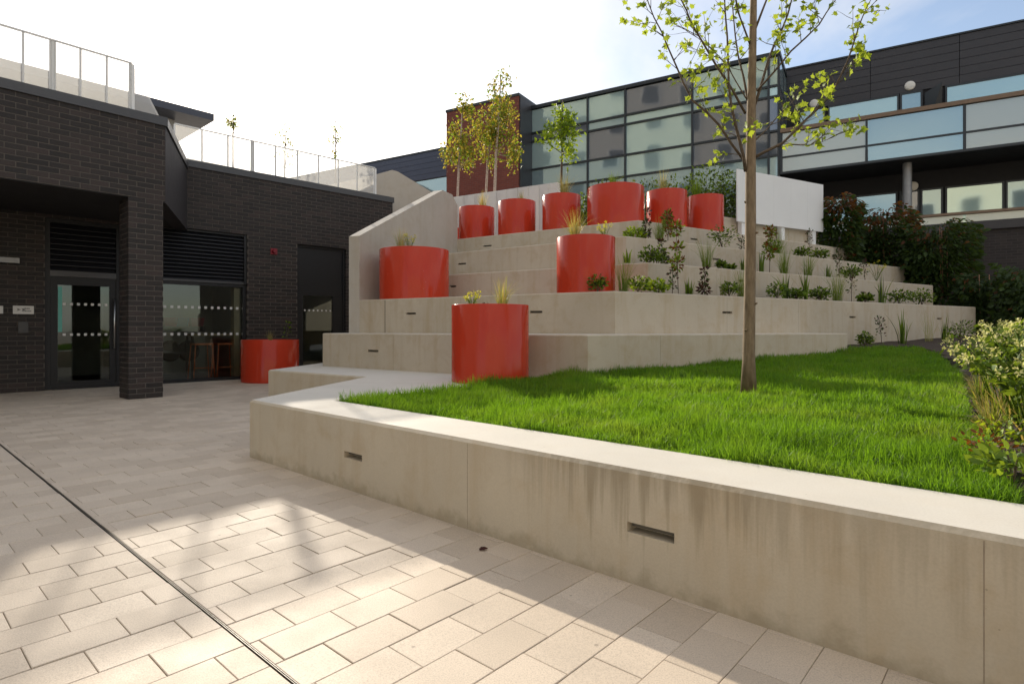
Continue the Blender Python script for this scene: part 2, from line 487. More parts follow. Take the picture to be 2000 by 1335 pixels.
def mesh_panel(name, opac):
    m = Mat(name)
    n = m.noise(3.0, 3)
    m.set(Base_Color=(0.74, 0.74, 0.72, 1), Roughness=0.5)
    vo = m.n.new("ShaderNodeTexVoronoi"); vo.feature = 'F1'; vo.inputs["Scale"].default_value = 70; vo.inputs["Randomness"].default_value = 0.0
    m.l.new(m.geo.outputs["Position"], vo.inputs["Vector"])
    t = m.n.new("ShaderNodeBsdfTransparent"); mx = m.n.new("ShaderNodeMixShader")
    mx.inputs[0].default_value = opac
    tr = m.n.new("ShaderNodeBsdfTranslucent"); tr.inputs[0].default_value = (0.80, 0.80, 0.78, 1)
    m2 = m.n.new("ShaderNodeMixShader"); m2.inputs[0].default_value = 0.6 if opac < 0.9 else 0.15
    m.l.new(m.b.outputs[0], m2.inputs[1]); m.l.new(tr.outputs[0], m2.inputs[2])
    m.l.new(t.outputs[0], mx.inputs[1]); m.l.new(m2.outputs[0], mx.inputs[2]); m.l.new(mx.outputs[0], m.o.inputs[0])
    return m.m
M['mesh'] = mesh_panel('perforated_white_panel', 0.30)
M['mesh_dense'] = mesh_panel('perforated_white_panel_dense', 0.92)

def leaf_mat(name, c0, c1, trans=0.5, tcol=None):
    m = Mat(name)
    r = m.rand()
    c = m.mix(r, c0, c1)
    m.set(Base_Color=c, Roughness=0.5)
    m.b.inputs["Specular IOR Level"].default_value = 0.3
    t = m.n.new("ShaderNodeBsdfTranslucent")
    tc_ = tcol or (min(1, c1[0] * 2.3), min(1, c1[1] * 1.9), c1[2] * 0.8)
    m.l.new(m.mix(r, tuple(x * 0.7 for x in tc_), tc_), t.inputs[0])
    mx = m.n.new("ShaderNodeMixShader"); mx.inputs[0].default_value = trans
    m.l.new(m.b.outputs[0], mx.inputs[1]); m.l.new(t.outputs[0], mx.inputs[2]); m.l.new(mx.outputs[0], m.o.inputs[0])
    return m.m
M['grass'] = leaf_mat('lawn_grass', (0.034, 0.10, 0.007), (0.10, 0.21, 0.016), 0.5, (0.28, 0.53, 0.018))
def patch_grass(mat):
    nt = mat.node_tree; n, l = nt.nodes, nt.links
    geo = [x for x in n if x.type == 'NEW_GEOMETRY'][0]
    no = n.new("ShaderNodeTexNoise"); no.inputs["Scale"].default_value = 2.6; no.inputs["Detail"].default_value = 5
    l.new(geo.outputs["Position"], no.inputs["Vector"])
    rp = n.new("ShaderNodeValToRGB"); rp.color_ramp.elements[0].position = 0.46; rp.color_ramp.elements[1].position = 0.72
    l.new(no.outputs["Fac"], rp.inputs[0])
    for node, sock, col in ((n["Principled BSDF"], "Base Color", (0.19, 0.23, 0.035, 1)), ([x for x in n if x.type == 'BSDF_TRANSLUCENT'][0], "Color", (0.46, 0.56, 0.05, 1))):
        src = node.inputs[sock].links[0].from_socket
        mx = n.new("ShaderNodeMixRGB"); mx.inputs[2].default_value = col
        ml = n.new("ShaderNodeMath"); ml.operation = 'MULTIPLY'; ml.inputs[1].default_value = 0.42
        l.new(rp.outputs[0], ml.inputs[0]); l.new(ml.outputs[0], mx.inputs[0]); l.new(src, mx.inputs[1]); l.new(mx.outputs[0], node.inputs[sock])
patch_grass(M['grass'])
M['lawn_base'] = plain('lawn_base', (0.028, 0.06, 0.010), 0.95, 0.4, 20, bump=0.5)
M['maple'] = leaf_mat('maple_leaf', (0.09, 0.17, 0.012), (0.17, 0.27, 0.025), 0.55, (0.52, 0.62, 0.05))
M['leaf'] = leaf_mat('green_leaf', (0.06, 0.12, 0.016), (0.14, 0.23, 0.030), 0.45)
M['leaf_dark'] = leaf_mat('dark_leaf', (0.020, 0.042, 0.010), (0.050, 0.088, 0.018), 0.35)
M['leaf_bronze'] = leaf_mat('bronze_leaf', (0.10, 0.035, 0.012), (0.16, 0.065, 0.016), 0.35)
M['leaf_lime'] = leaf_mat('lime_leaf', (0.14, 0.26, 0.015), (0.26, 0.38, 0.03), 0.45)
M['leaf_burg'] = leaf_mat('burgundy_leaf', (0.035, 0.012, 0.014), (0.07, 0.024, 0.022), 0.3)
M['leaf_straw'] = leaf_mat('straw_blade', (0.30, 0.25, 0.11), (0.46, 0.38, 0.18), 0.35)
M['leaf_pale'] = leaf_mat('pale_green_blade', (0.13, 0.19, 0.045), (0.26, 0.31, 0.10), 0.4)
M['birch_leaf'] = leaf_mat('birch_leaf', (0.15, 0.15, 0.02), (0.28, 0.20, 0.03), 0.5, (0.62, 0.50, 0.06))
M['yellow'] = leaf_mat('yellow_flower', (0.45, 0.36, 0.02), (0.62, 0.52, 0.04), 0.35)
M['cream'] = leaf_mat('cream_flower', (0.55, 0.52, 0.24), (0.70, 0.66, 0.36), 0.35)
def bark(name, c0, c1, sc):
    m = Mat(name)
    n = m.noise(1.0, 5, 0.65, m.mapped(sc))
    m.set(Base_Color=m.mix(m.ramp(n, [(0.35, 0.0), (0.7, 1.0)]), c0, c1), Roughness=0.8)
    m.bump(n, 0.5, 0.006)
    return m.m
M['bark'] = bark('maple_bark', (0.15, 0.105, 0.06), (0.27, 0.20, 0.125), (40, 40, 9))
M['twig'] = bark('twig_bark', (0.07, 0.05, 0.032), (0.14, 0.10, 0.065), (30, 30, 30))
M['birch_bark'] = bark('birch_bark', (0.32, 0.22, 0.17), (0.62, 0.52, 0.44), (14, 14, 30))

# ------------------------------------------------------------------ site geometry (metres)
AX, BX = Vector((0.6665, 0.7455)), Vector((-0.7454, 0.6665))        # paving / front-block axes
WALLD = Vector((0.742, -0.670)).normalized()                          # seat wall direction
WALLN = Vector((-WALLD.y, WALLD.x))
DECK = 0.45
C0 = Vector((-2.065, 4.60)); CA = Vector((-1.723, 6.874)); CB = Vector((-3.354, 8.045)); CC = Vector((-3.176, 9.79))
T1L, T1M, T1O = Vector((-2.886, 8.91)), Vector((0.80, 6.17)), Vector((4.97, 8.66))
GD = Vector((-0.8597, 0.5108)); GN = Vector((0.5108, 0.8597))          # far-building facade direction, and away from viewer
RD = Vector((0.858, 0.513))                                            # tier right-hand direction
ZT = {1: 0.95, 2: 1.48, 3: 1.98, 4: 2.48, 5: 2.98}
FL0, FLD = Vector((-2.45, 9.38)), Vector((0.348, 0.937))               # flank wall inner face
TM = {2: Vector((1.268, 7.19)), 3: Vector((1.977, 8.49)), 4: Vector((1.80, 9.22)), 5: Vector((2.28, 10.54))}
TLD = {2: Vector((-3.72, 2.19)), 3: Vector((-3.09, 1.86)), 4: Vector((-2.7, 1.85)), 5: Vector((-3.44, 2.19))}
TRE = {2: Vector((9.72, 12.25)), 3: Vector((7.88, 12.02)), 4: Vector((8.03, 13.09)), 5: Vector((7.28, 13.69))}

# ------------------------------------------------------------------ ground and paving
g = MB()
g.quad((-400, -400, -0.055), (400, -400, -0.055), (400, 400, -0.055), (-400, 400, -0.055))
tag(g.build('ground', M['ground']), kind='structure')

bed = MB()
def pq(p, q, z): return Vector((AX.x * p + BX.x * q, AX.y * p + BX.y * q, z))
bed.quad(pq(-9, -5, -0.007), pq(11, -5, -0.007), pq(11, 12.6, -0.007), pq(-9, 12.6, -0.007))
pavement = tag(bed.build('pavement', M['joint'], origin=pq(0, 2, -0.007)), kind='structure')

PL, PW, GAP = 0.256, 0.172, 0.0022
DRAIN_P = 0.825
def paver_geo(l, w):
    e, c, b = 0.0022, 0.0016, -0.045
    x, y = l / 2, w / 2
    v = []
    for (ix, iz) in ((0, b), (0, -c), (e, 0)):
        v += [(-x + ix, -y + ix, iz), (x - ix, -y + ix, iz), (x - ix, y - ix, iz), (-x + ix, y - ix, iz)]
    f = []
    for r in (0, 4):
        for i in range(4):
            j = (i + 1) % 4
            f.append((r + i, r + j, r + 4 + j, r + 4 + i))
    f.append((8, 9, 10, 11))
    return v, f
pv, pf = paver_geo(PL - GAP, PW - GAP)
paver_me = bpy.data.meshes.new('paver')
paver_me.from_pydata(pv, [], pf); paver_me.materials.append(M['paver'])
cand, rest = [], []
row0 = 1.871
PANG = math.atan2(AX.y, AX.x)
for k in range(-38, 64):
    q0 = row0 + k * PW
    qc = q0 + PW / 2
    off = (0.5 if k % 2 else 0.0) * PL
    for side in (-1, 1):
        base = 1.2473 if side > 0 else 1.31
        for i in range(-40, 44):
            p0 = base + off + i * PL + (0.055 if side < 0 else 0)
            p1 = p0 + PL
            if side > 0:
                if p1 < DRAIN_P + 0.022: continue
                p0 = max(p0, DRAIN_P + 0.0065)
            else:
                if p0 > DRAIN_P - 0.022: continue
                p1 = min(p1, DRAIN_P - 0.0065)
            pc = (p0 + p1) / 2
            P = pq(pc, qc, 0)
            if qc > 12.3 or P.y < 0.55: continue
            u = 1000 + P.x / P.y * F
            vv = H0 + F / P.y
            if u < -160 or u > 2150 or vv > 1480: continue
            rel = Vector((P.x, P.y)) - C0
            if rel.dot(WALLN) > 0.16 and rel.dot(WALLD) > -0.05: continue
            if P.x > -1.0 and P.y > 5.2: continue
            if P.x > -2.9 and P.y > 8.3: continue
            area = 1.0 / (P.y ** 3)
            z = rnd.gauss(0, 0.0009) - 0.001
            full = abs((p1 - p0) - PL) < 1e-6
            (cand if full else rest).append((area, pc, qc, p1 - p0, z))
cand.sort(key=lambda t: -t[0])
inframe = [c for c in cand if 0 <= 1000 + pq(c[1], c[2], 0).x / pq(c[1], c[2], 0).y * F <= 2000 and H0 + F / pq(c[1], c[2], 0).y < 1345]
single = inframe[:290]
sset = set((c[1], c[2]) for c in single)
pl = wloc(pavement)
for (_, pc, qc, L, z) in single:
    o = bpy.data.objects.new('paver', paver_me)
    o.parent = pavement
    o.location = pq(pc, qc, z) - pl
    o.rotation_euler = (rnd.gauss(0, 0.0022), rnd.gauss(0, 0.0022), PANG + rnd.gauss(0, 0.003))
    link(o)
pm = MB()
for (_, pc, qc, L, z) in cand + rest:
    if (pc, qc) in sset: continue
    v_, f_ = paver_geo(L - GAP, PW - GAP)
    c_, s_ = math.cos(PANG), math.sin(PANG); P = pq(pc, qc, z)
    pm.add([(P.x + x * c_ - y * s_, P.y + x * s_ + y * c_, P.z + zz) for x, y, zz in v_], f_)
tag(pm.build('paver_field', M['paver'], pavement), kind='stuff')

dr = empty('slot_drain', pq(DRAIN_P, 4, -0.02), 'narrow dark slot drain running across the pale paving', 'drain')
for sgn in (-1, 1):
    e = MB(); x0, x1 = sorted((DRAIN_P + sgn * 0.0016, DRAIN_P + sgn * 0.0036))
    e.hexa([pq(x0, -3, -0.03), pq(x1, -3, -0.03), pq(x1, 11.5, -0.03), pq(x0, 11.5, -0.03), pq(x0, -3, 0.0008), pq(x1, -3, 0.0008), pq(x1, 11.5, 0.0008), pq(x0, 11.5, 0.0008)])
    e.build('edge_strip', M['drain'], dr)
e = MB(); e.quad(pq(DRAIN_P - 0.0064, -3, -0.0055), pq(DRAIN_P + 0.0064, -3, -0.0055), pq(DRAIN_P + 0.0064, 11.5, -0.0055), pq(DRAIN_P - 0.0064, 11.5, -0.0055))
e.build('slot', M['slot'], dr)

# ------------------------------------------------------------------ concrete faces with recessed slots
def wall_face(mb, A, B, z0, z1, slots=(), depth=0.07):
    """vertical face from A to B (outside on the right of A->B), with rectangular recesses (t0, t1, za, zb) in metres along AB"""
    A, B = Vector(A), Vector(B); d = (B - A).normalized(); L = (B - A).length
    nin = Vector((-d.y, d.x))
    def P(t, z, k=0.0): p = A + d * t + nin * k; return (p.x, p.y, z)
    x = 0.0
    for (t0, t1, za, zb) in sorted(slots):
        mb.quad(P(x, z0), P(t0, z0), P(t0, z1), P(x, z1))
        mb.quad(P(t0, z0), P(t1, z0), P(t1, za), P(t0, za))
        mb.quad(P(t0, zb), P(t1, zb), P(t1, z1), P(t0, z1))
        mb.quad(P(t0, za), P(t1, za), P(t1, za, depth), P(t0, za, depth))
        mb.quad(P(t0, zb, depth), P(t1, zb, depth), P(t1, zb), P(t0, zb))
        mb.quad(P(t0, za), P(t0, za, depth), P(t0, zb, depth), P(t0, zb))
        mb.quad(P(t1, za, depth), P(t1, za), P(t1, zb), P(t1, zb, depth))
        mb.quad(P(t0, za, depth), P(t1, za, depth), P(t1, zb, depth), P(t0, zb, depth))
        x = t1
    mb.quad(P(x, z0), P(L, z0), P(L, z1), P(x, z1))
def conc_solid(name, poly, z0, z1, mat, parent, slots=None, ch=0.016):
    """poly counter-clockwise; slots: {edge index: [..]}"""
    poly = ccw(poly); n = len(poly); mb = MB()
    ins = inset(poly, ch)
    for i in range(n):
        a, b = poly[i], poly[(i + 1) % n]
        wall_face(mb, a, b, z0, z1 - ch, (slots or {}).get(i, ()))
        a2, b2 = ins[i], ins[(i + 1) % n]
        mb.quad((a[0], a[1], z1 - ch), (b[0], b[1], z1 - ch), (b2[0], b2[1], z1), (a2[0], a2[1], z1))
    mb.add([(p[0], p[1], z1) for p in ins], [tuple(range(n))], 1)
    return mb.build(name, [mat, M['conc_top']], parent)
def slot_from_px(A, B, u0, u1, v0, v1):
    A, B = Vector(A), Vector(B); d = (B - A).normalized()
    p0, p1 = u_on_line(u0, A, d), u_on_line(u1, A, d)
    pm_ = (p0 + p1) / 2
    zc_ = CAMZ + (H0 - (v0 + v1) / 2) * pm_.y / F
    return ((p0 - A).dot(d), (p1 - A).dot(d), zc_)
def add_lights(parent, A, B, slots):
    A, B = Vector(A), Vector(B); d = (B - A).normalized(); nin = Vector((-d.y, d.x))
    for (t0, t1, za, zb) in slots:
        mb = MB(); fr = Frame(A, d, -nin)
        mb.fbox(fr, t0 + 0.006, t1 - 0.006, -0.068, -0.03, zb - 0.022, zb - 0.003)
        mb.build('recessed_light', M['conc_dark'], parent)

# seat wall and deck (one cast piece)
wall_end = C0 + WALLD * 7.2
inner0 = C0 + WALLN * 0.43
seat = empty('concrete_seat_wall', (C0.x, C0.y, 0), 'long low concrete seat wall with smooth pale top along the paving', 'wall')
tip = Vector((-1.368, 4.564))
g2 = Vector((0.62, 6.305))
inner_end = wall_end + WALLN * 0.43
poly = [C0, wall_end, inner_end, tip, g2 + Vector((0.15, 0.3)), Vector((0.3, 7.4)), CC + Vector((0.35, 1.3)), CC + Vector((0.05, 1.3)), CC, CB, CA]
poly = ccw([tuple(p) for p in poly])
i0 = poly.index(tuple(C0))
s1 = slot_from_px(C0, wall_end, 672, 707, 884, 897)
s2 = slot_from_px(C0, wall_end, 1225, 1317, 1026, 1052)
ws = [(s1[0], s1[1], s1[2] - 0.020, s1[2] + 0.020), (s2[0], s2[1], s2[2] - 0.020, s2[2] + 0.020)]
conc_solid('wall', poly, -0.08, DECK, M['conc_wall'], seat, {i0: ws})
add_lights(seat, C0, wall_end, ws)
# cast joints in the wall face: thin dark filler strips in the formwork joints
wf = Frame(C0, WALLD, -WALLN)
for uu in (913, 1922):
    s_ = wf.s_at(uu)
    mb = MB(); mb.fbox(wf, s_ - 0.0012, s_ + 0.0012, -0.02, 0.0008, 0.0, DECK - 0.02)
    mb.build('joint_strip', M['joint'], seat)

# ------------------------------------------------------------------ stepped tiers
names = {1: 'lowest concrete tier, bench high, ending beside the lawn', 2: 'second concrete tier carrying the two big red planters',
         3: 'third concrete tier up, half hidden by the two lower planters', 4: 'fourth concrete tier, just under the terrace with the row of planters',
         5: 'topmost concrete tier carrying the row of six red planters'}
tier_edges = {}
def px_slots(A, B, lst, h=0.016):
    out = []
    for (u0, u1, v) in lst:
        a, b, zc_ = slot_from_px(A, B, u0, u1, v, v)
        out.append((min(a, b), max(a, b), zc_ - h, zc_ + h))
    return out
TS = {1: ([(718, 739, 685)], []),
      2: ([(793, 812, 612), (1035, 1059, 609)], [(1411, 1430, 610), (1659, 1671, 619), (1830, 1839, 622)]),
      3: ([(878, 891, 559)], [(1442, 1452, 548), (1681, 1691, 571)]),
      4: ([(894, 910, 515)], [(1392, 1406, 506)]),
      5: ([(944, 960, 480)], [(1349, 1362, 467)])}
for k in range(1, 6):
    if k == 1: Lp, Mp, Rp = T1L, T1M, T1O
    else:
        Mp = TM[k]; Lp = isect(Mp, TLD[k], FL0, FLD) - TLD[k].normalized() * 0.002
        Rp = TRE[k]
        if k > 2: Rp = Mp + (TRE[k] - Mp).normalized() * ((TRE[k] - Mp).length + 1.6)
    nl = Vector((-(Lp - Mp).y, (Lp - Mp).x)).normalized(); nl = nl if nl.y > 0 else -nl
    nr = Vector((-(Rp - Mp).y, (Rp - Mp).x)).normalized(); nr = nr if nr.y > 0 else -nr
    t = empty('concrete_tier', (Mp.x, Mp.y, 0.3), names[k], 'step', 'stepped concrete tiers')
    sl_l, sl_r = px_slots(Lp, Mp, TS[k][0]), px_slots(Mp, Rp, TS[k][1])
    if k < 5:
        D = {1: 1.6, 2: 1.75, 3: 1.5, 4: 1.7}[k]
        back = [Rp + nr * D * (0.75 if k == 1 else 1), Mp + (nl + nr) * D * 0.6]
        back.append(Lp + (FLD.normalized() * D * 1.1 if k > 1 else Vector((0.2, 1.9))))
    else:
        back = [Rp + Vector((0.6, 1.6)), Vector((6.0, 17.4)), Vector((-2.6, 22.0)), Lp + FLD.normalized() * 5.5]
    poly = [Lp, Mp, Rp] + back
    cp = ccw([tuple(p) for p in poly])
    assert cp[0] == tuple(Lp), k
    conc_solid('tier', cp, 0.2 if k == 1 else ZT[k] - 1.0, ZT[k], M['conc'], t, {0: sl_l, 1: sl_r}, ch=0.013)
    add_lights(t, Lp, Mp, sl_l); add_lights(t, Mp, Rp, sl_r)
    tier_edges[k] = (Lp, Mp, Rp, nl, nr)
    if 2 <= k <= 4:
        mb = MB(); e0 = Mp + (Rp - Mp).normalized() * 0.35; e1 = Rp - (Rp - Mp).normalized() * 0.2
        mb.prism(ccw([tuple(e0 + nr * 0.12), tuple(e1 + nr * 0.12), tuple(e1 + nr * 0.75), tuple(e0 + nr * 0.75)]), ZT[k] - 0.05, ZT[k] + 0.012)
        mb.build('soil', M['soil'], t)
for k, us in ((1, (768, 1290, 1468)), (2, (900, 1420, 1560, 1735)), (3, (960, 1400, 1600)), (4, (1010, 1340)), (5, (1000, 1330))):
    Lp, Mp, Rp, nl, nr = tier_edges[k]
    par = [o for o in scene.objects if o.get('label') == names[k]][0]
    uc = 1000 + Mp.x / Mp.y * F
    for u in us:
        a_, b_ = (Lp, Mp) if u < uc else (Mp, Rp)
        fr = Frame(a_, (b_ - a_), Vector(((b_ - a_).y, -(b_ - a_).x))); s_ = fr.s_at(u)
        mb = MB(); mb.fbox(fr, s_ - 0.0016, s_ + 0.0016, -0.02, 0.0008, ZT[k] - 0.52, ZT[k] - 0.014); mb.build('joint_strip', M['joint'], par)
# end piece dowel stain strip on tier two: dark rust run
mb = MB(); A, B = tier_edges[2][0], tier_edges[2][1]
fr = Frame(A, (B - A), (Vector(((B - A).y, -(B - A).x))))
s_ = fr.s_at(752); mb.fbox(fr, s_ - 0.006, s_ + 0.006, -0.02, 0.0012, 0.955, 1.465)
mb.build('joint_strip', M['conc_dark'], [o for o in scene.objects if o.get('label') == names[2]][0])

# flank wall beside the tiers (sloping coping)
fn = Vector((-FLD.y, FLD.x)).normalized()           # to the left
fl = empty('concrete_flank_wall', (FL0.x, FL0.y, 0.9), 'tall concrete side wall with raking top beside the tiers', 'wall')
prof = [(0.0, 2.51), (2.9, 3.89), (3.35, 3.90), (3.62, 3.72), (3.62, 1.0)]
mb = MB(); TH = 0.20
def flp(t, k, z): p = FL0 + FLD.normalized() * t + fn * k; return (p.x, p.y, z)
ring_r = [flp(0, 0, 0.93)] + [flp(t, 0, z) for t, z in prof]
ring_l = [flp(0, TH, 0.93)] + [flp(t, TH, z) for t, z in prof]
n = len(ring_r)
mb.add(ring_r + ring_l, [tuple(range(n)), tuple(reversed(range(n, 2 * n)))] + [(i, i + n, (i + 1) % n + n, (i + 1) % n) for i in range(n)])
mb.build('wall', M['conc_light'], fl)
for v in (493, 573):
    z = CAMZ + (H0 - v) * 9.4 / F
    mb = MB(); mb.tube([flp(0.25, TH, z), flp(0.22, TH + 0.09, z - 0.01), flp(0.22, TH + 0.10, z + 0.03)], 0.011, 8)
    mb.build('rail_bracket', M['steel'], fl, smooth=True)

# stair wall behind it
fr = Frame((-2.6, 14.9), (1, 0.05), (0.05, -1))
def frp(u, v, d=0.0): s_ = fr.s_at(u, d); return fr.pt(s_, d, CAMZ + (H0 - v) * fr.pt(s_, d, 0).y / F)
mb = MB()
outl = [(596, 372), (733, 341), (766, 332), (777, 335), (846, 377), (868, 392), (868, 480), (596, 480)]
fp = [frp(u, v) for u, v in outl]; bp = [Vector((p.x - 0.02, p.y + 0.22, p.z)) for p in fp]
n = len(fp)
mb.add(fp + bp, [tuple(reversed(range(n))), tuple(range(n, 2 * n))] + [(i, (i + 1) % n, (i + 1) % n + n, i + n) for i in range(n)])
tag(mb.build('concrete_stair_wall', M['conc_light']), 'grey concrete stair wall with peaked top behind the brick wall end', 'wall')

# ------------------------------------------------------------------ lawn, soil bed
def lawn_z(x, y):
    s_ = 0.671 * x + 0.741 * y - 2.45
    z = 0.438 + 0.033 * max(s_, 0.0)
    z += 0.02 * mnoise.noise(Vector((x * 0.9, y * 0.9, 0.3))) * min(1, max(0, s_))
    return z
BEDL = [Vector((1.15, 1.55)), Vector((1.62, 1.95)), Vector((2.80, 3.59)), Vector((4.2, 5.45)), Vector((5.3, 7.2)), Vector((6.4, 9.25))]
def lerp_poly(pl_, t):
    t *= len(pl_) - 1; i = min(int(t), len(pl_) - 2); return pl_[i].lerp(pl_[i + 1], t - i)
lawn_in = [inner_end, inner0]
tierface = [T1M + (T1L - T1M).normalized() * 0.25, T1M, T1O]
lawn_poly = [tip, Vector((1.62, 1.86)), Vector((2.80, 3.59)), Vector((4.2, 5.45)), Vector((5.3, 7.2)), Vector((6.35, 9.2)), Vector((5.2, 9.0)), T1O, T1M, g2]
def inside(poly, x, y):
    c = False; n = len(poly); j = n - 1
    for i in range(n):
        xi, yi, xj, yj = poly[i][0], poly[i][1], poly[j][0], poly[j][1]
        if (yi > y) != (yj > y) and x < (xj - xi) * (y - yi) / (yj - yi) + xi: c = not c
        j = i
    return c
# lawn ground: a grid sheet under the grass
def sheet(name, x0, x1, y0, y1, st, zfun, ok, mat):
    mb = MB(); idx = {}; nx, ny = int((x1 - x0) / st) + 1, int((y1 - y0) / st) + 1
    def vid(i, j):
        if (i, j) not in idx:
            x, y = x0 + i * st, y0 + j * st
            idx[(i, j)] = len(mb.v); mb.v.append((x, y, zfun(x, y)))
        return idx[(i, j)]
    for i in range(nx):
        for j in range(ny):
            if ok(x0 + (i + .5) * st, y0 + (j + .5) * st):
                mb.f.append((vid(i, j), vid(i + 1, j), vid(i + 1, j + 1), vid(i, j + 1))); mb.m.append(0)
    return mb.build(name, mat, smooth=True)
def in_lawn_area(x, y):
    rel = Vector((x, y)) - inner0
    return rel.dot(WALLN) > -0.2 and (y < 6.17 + (x - 0.8) * -0.744 + 0.15 if x < 0.8 else y < 6.17 + (x - 0.8) * 0.598 + 0.2 if x < 5 else True)
lawn_g = sheet('lawn', -1.4, 6.6, 1.2, 9.9, 0.1, lambda x, y: lawn_z(x, y) - 0.025, lambda x, y: inside(lawn_poly, x, y) or (inside([Vector((-1.6, 4.6)), Vector((1.6, 1.7))] + lawn_poly[2:8] + [T1O + Vector((0, .2)), T1M + Vector((0, .2)), Vector((0.6, 6.5))], x, y) and in_lawn_area(x, y) and Vector((x - inner0.x, y - inner0.y)).dot(WALLN) > 0.05 and x > -1.05 and y < 4.9 + (x + 1.0) * 0.98), M['lawn_base'])
tag(lawn_g, kind='structure')
def bed_z(x, y):
    return lawn_z(x, y) + 0.02 + 0.03 * mnoise.noise(Vector((x * 3, y * 3, 1)))
def right_of_bed(x, y):
    for a, b in zip(BEDL, BEDL[1:]):
        if a.y <= y <= b.y:
            t = (y - a.y) / (b.y - a.y)
            return x > a.x + (b.x - a.x) * t + 0.06
    return y > BEDL[-1].y or (y < BEDL[0].y)
def bed_ok(x, y):
    if Vector((x - inner0.x, y - inner0.y)).dot(WALLN) < 0.09: return False
    if y > 7.19 + (x - 1.268) * 0.5987 + 0.25: return False
    if y > 6.17 + (x - 0.8) * 0.598 and x < 5: return False
    return right_of_bed(x, y)
soil = sheet('planting_soil', 1.0, 13.5, 0.2, 14.0, 0.14, bed_z, bed_ok, M['soil'])
tag(soil, kind='structure')

# ------------------------------------------------------------------ grass
def grass_object(name, pts, lens, wids, mat, lean=0.45, seed=1, parent=None):
    rg = np.random.default_rng(seed)
    n = len(pts); P = np.array(pts)
    az = rg.uniform(0, 2 * np.pi, n); ln = np.abs(rg.normal(0, lean, n))
    dx, dy = np.cos(az), np.sin(az); fa = rg.uniform(0, np.pi, n); wx, wy = np.cos(fa), np.sin(fa)
    L = np.array(lens)[:, None]; W = np.array(wids)[:, None] * 0.5
    D = np.stack([dx * ln, dy * ln, np.ones(n)], 1); D /= np.linalg.norm(D, axis=1)[:, None]
    D2 = D + np.stack([dx * ln * 1.5, dy * ln * 1.5, -0.35 * ln], 1); D2 /= np.linalg.norm(D2, axis=1)[:, None]
    S = np.stack([wx, wy, np.zeros(n)], 1)
    mid = P + D * L * 0.55; tipp = mid + D2 * L * 0.5
    vs = np.stack([P - S * W, P + S * W, mid - S * W * 0.85, mid + S * W * 0.85, tipp], 1).reshape(-1, 3)
    b = (np.arange(n) * 5)[:, None]
    tri = (b + np.array([[0, 1, 3, 0, 3, 2, 2, 3, 4]])).reshape(-1)
    me = bpy.data.meshes.new(name)
    org = vs.mean(0); org[2] = vs[:, 2].min()
    vs = vs - org
    me.vertices.add(len(vs)); me.vertices.foreach_set("co", vs.reshape(-1))
    nt = n * 3
    me.loops.add(nt * 3); me.loops.foreach_set("vertex_index", tri.astype(np.int32))
    me.polygons.add(nt); me.polygons.foreach_set("loop_start", np.arange(0, nt * 3, 3, dtype=np.int32))
    me.polygons.foreach_set("loop_total", np.full(nt, 3, dtype=np.int32))
    me.materials.append(mat); me.update(calc_edges=True)
    o = bpy.data.objects.new(name, me); link(o); o.location = org
    return o
pts, lens, wids = [], [], []
lp = np.array([[p[0], p[1]] for p in lawn_poly])
TARGET = 190000
x0, y0 = lp.min(0); x1, y1 = lp.max(0)
while len(pts) < TARGET:
    x = rnd.uniform(x0, x1); y = rnd.uniform(y0, y1)
    r2 = math.hypot(x, y)
    if rnd.random() > min(1.0, (2.4 / r2) ** 1.55): continue
    if not inside(lawn_poly, x, y): continue
    if x / y > 0.95: continue
    cl = mnoise.noise(Vector((x * 2.3, y * 2.3, 5.0)))
    cl += 0.5 * mnoise.noise(Vector((x * 7.1, y * 7.1, 2.0)))
    h = 0.070 * (1 + 0.8 * cl) * rnd.uniform(0.55, 1.3)
    edge = (Vector((x, y)) - inner0).dot(WALLN)
    pts.append((x, y, lawn_z(x, y) - 0.022)); lens.append(h); wids.append(0.0032 * max(1.0, r2 / 3.0) ** 0.8 * rnd.uniform(0.7, 1.3))
for i in range(5000):
    x = rnd.uniform(x0, x1); y = rnd.uniform(y0, y1)
    if not inside(lawn_poly, x, y) or x / y > 0.95 or rnd.random() > min(1.0, 3.2 / math.hypot(x, y)): continue
    if mnoise.noise(Vector((x * 3.1, y * 3.1, 9.0))) < -0.05: continue
    pts.append((x, y, lawn_z(x, y) - 0.022)); lens.append(rnd.uniform(0.085, 0.13)); wids.append(0.0042 * max(1.0, math.hypot(x, y) / 3.0) ** 0.8)
tag(grass_object('lawn_grass', pts, lens, wids, M['grass'], 0.5, 3), 'bright green lawn grass behind the seat wall', 'grass', kind='stuff')

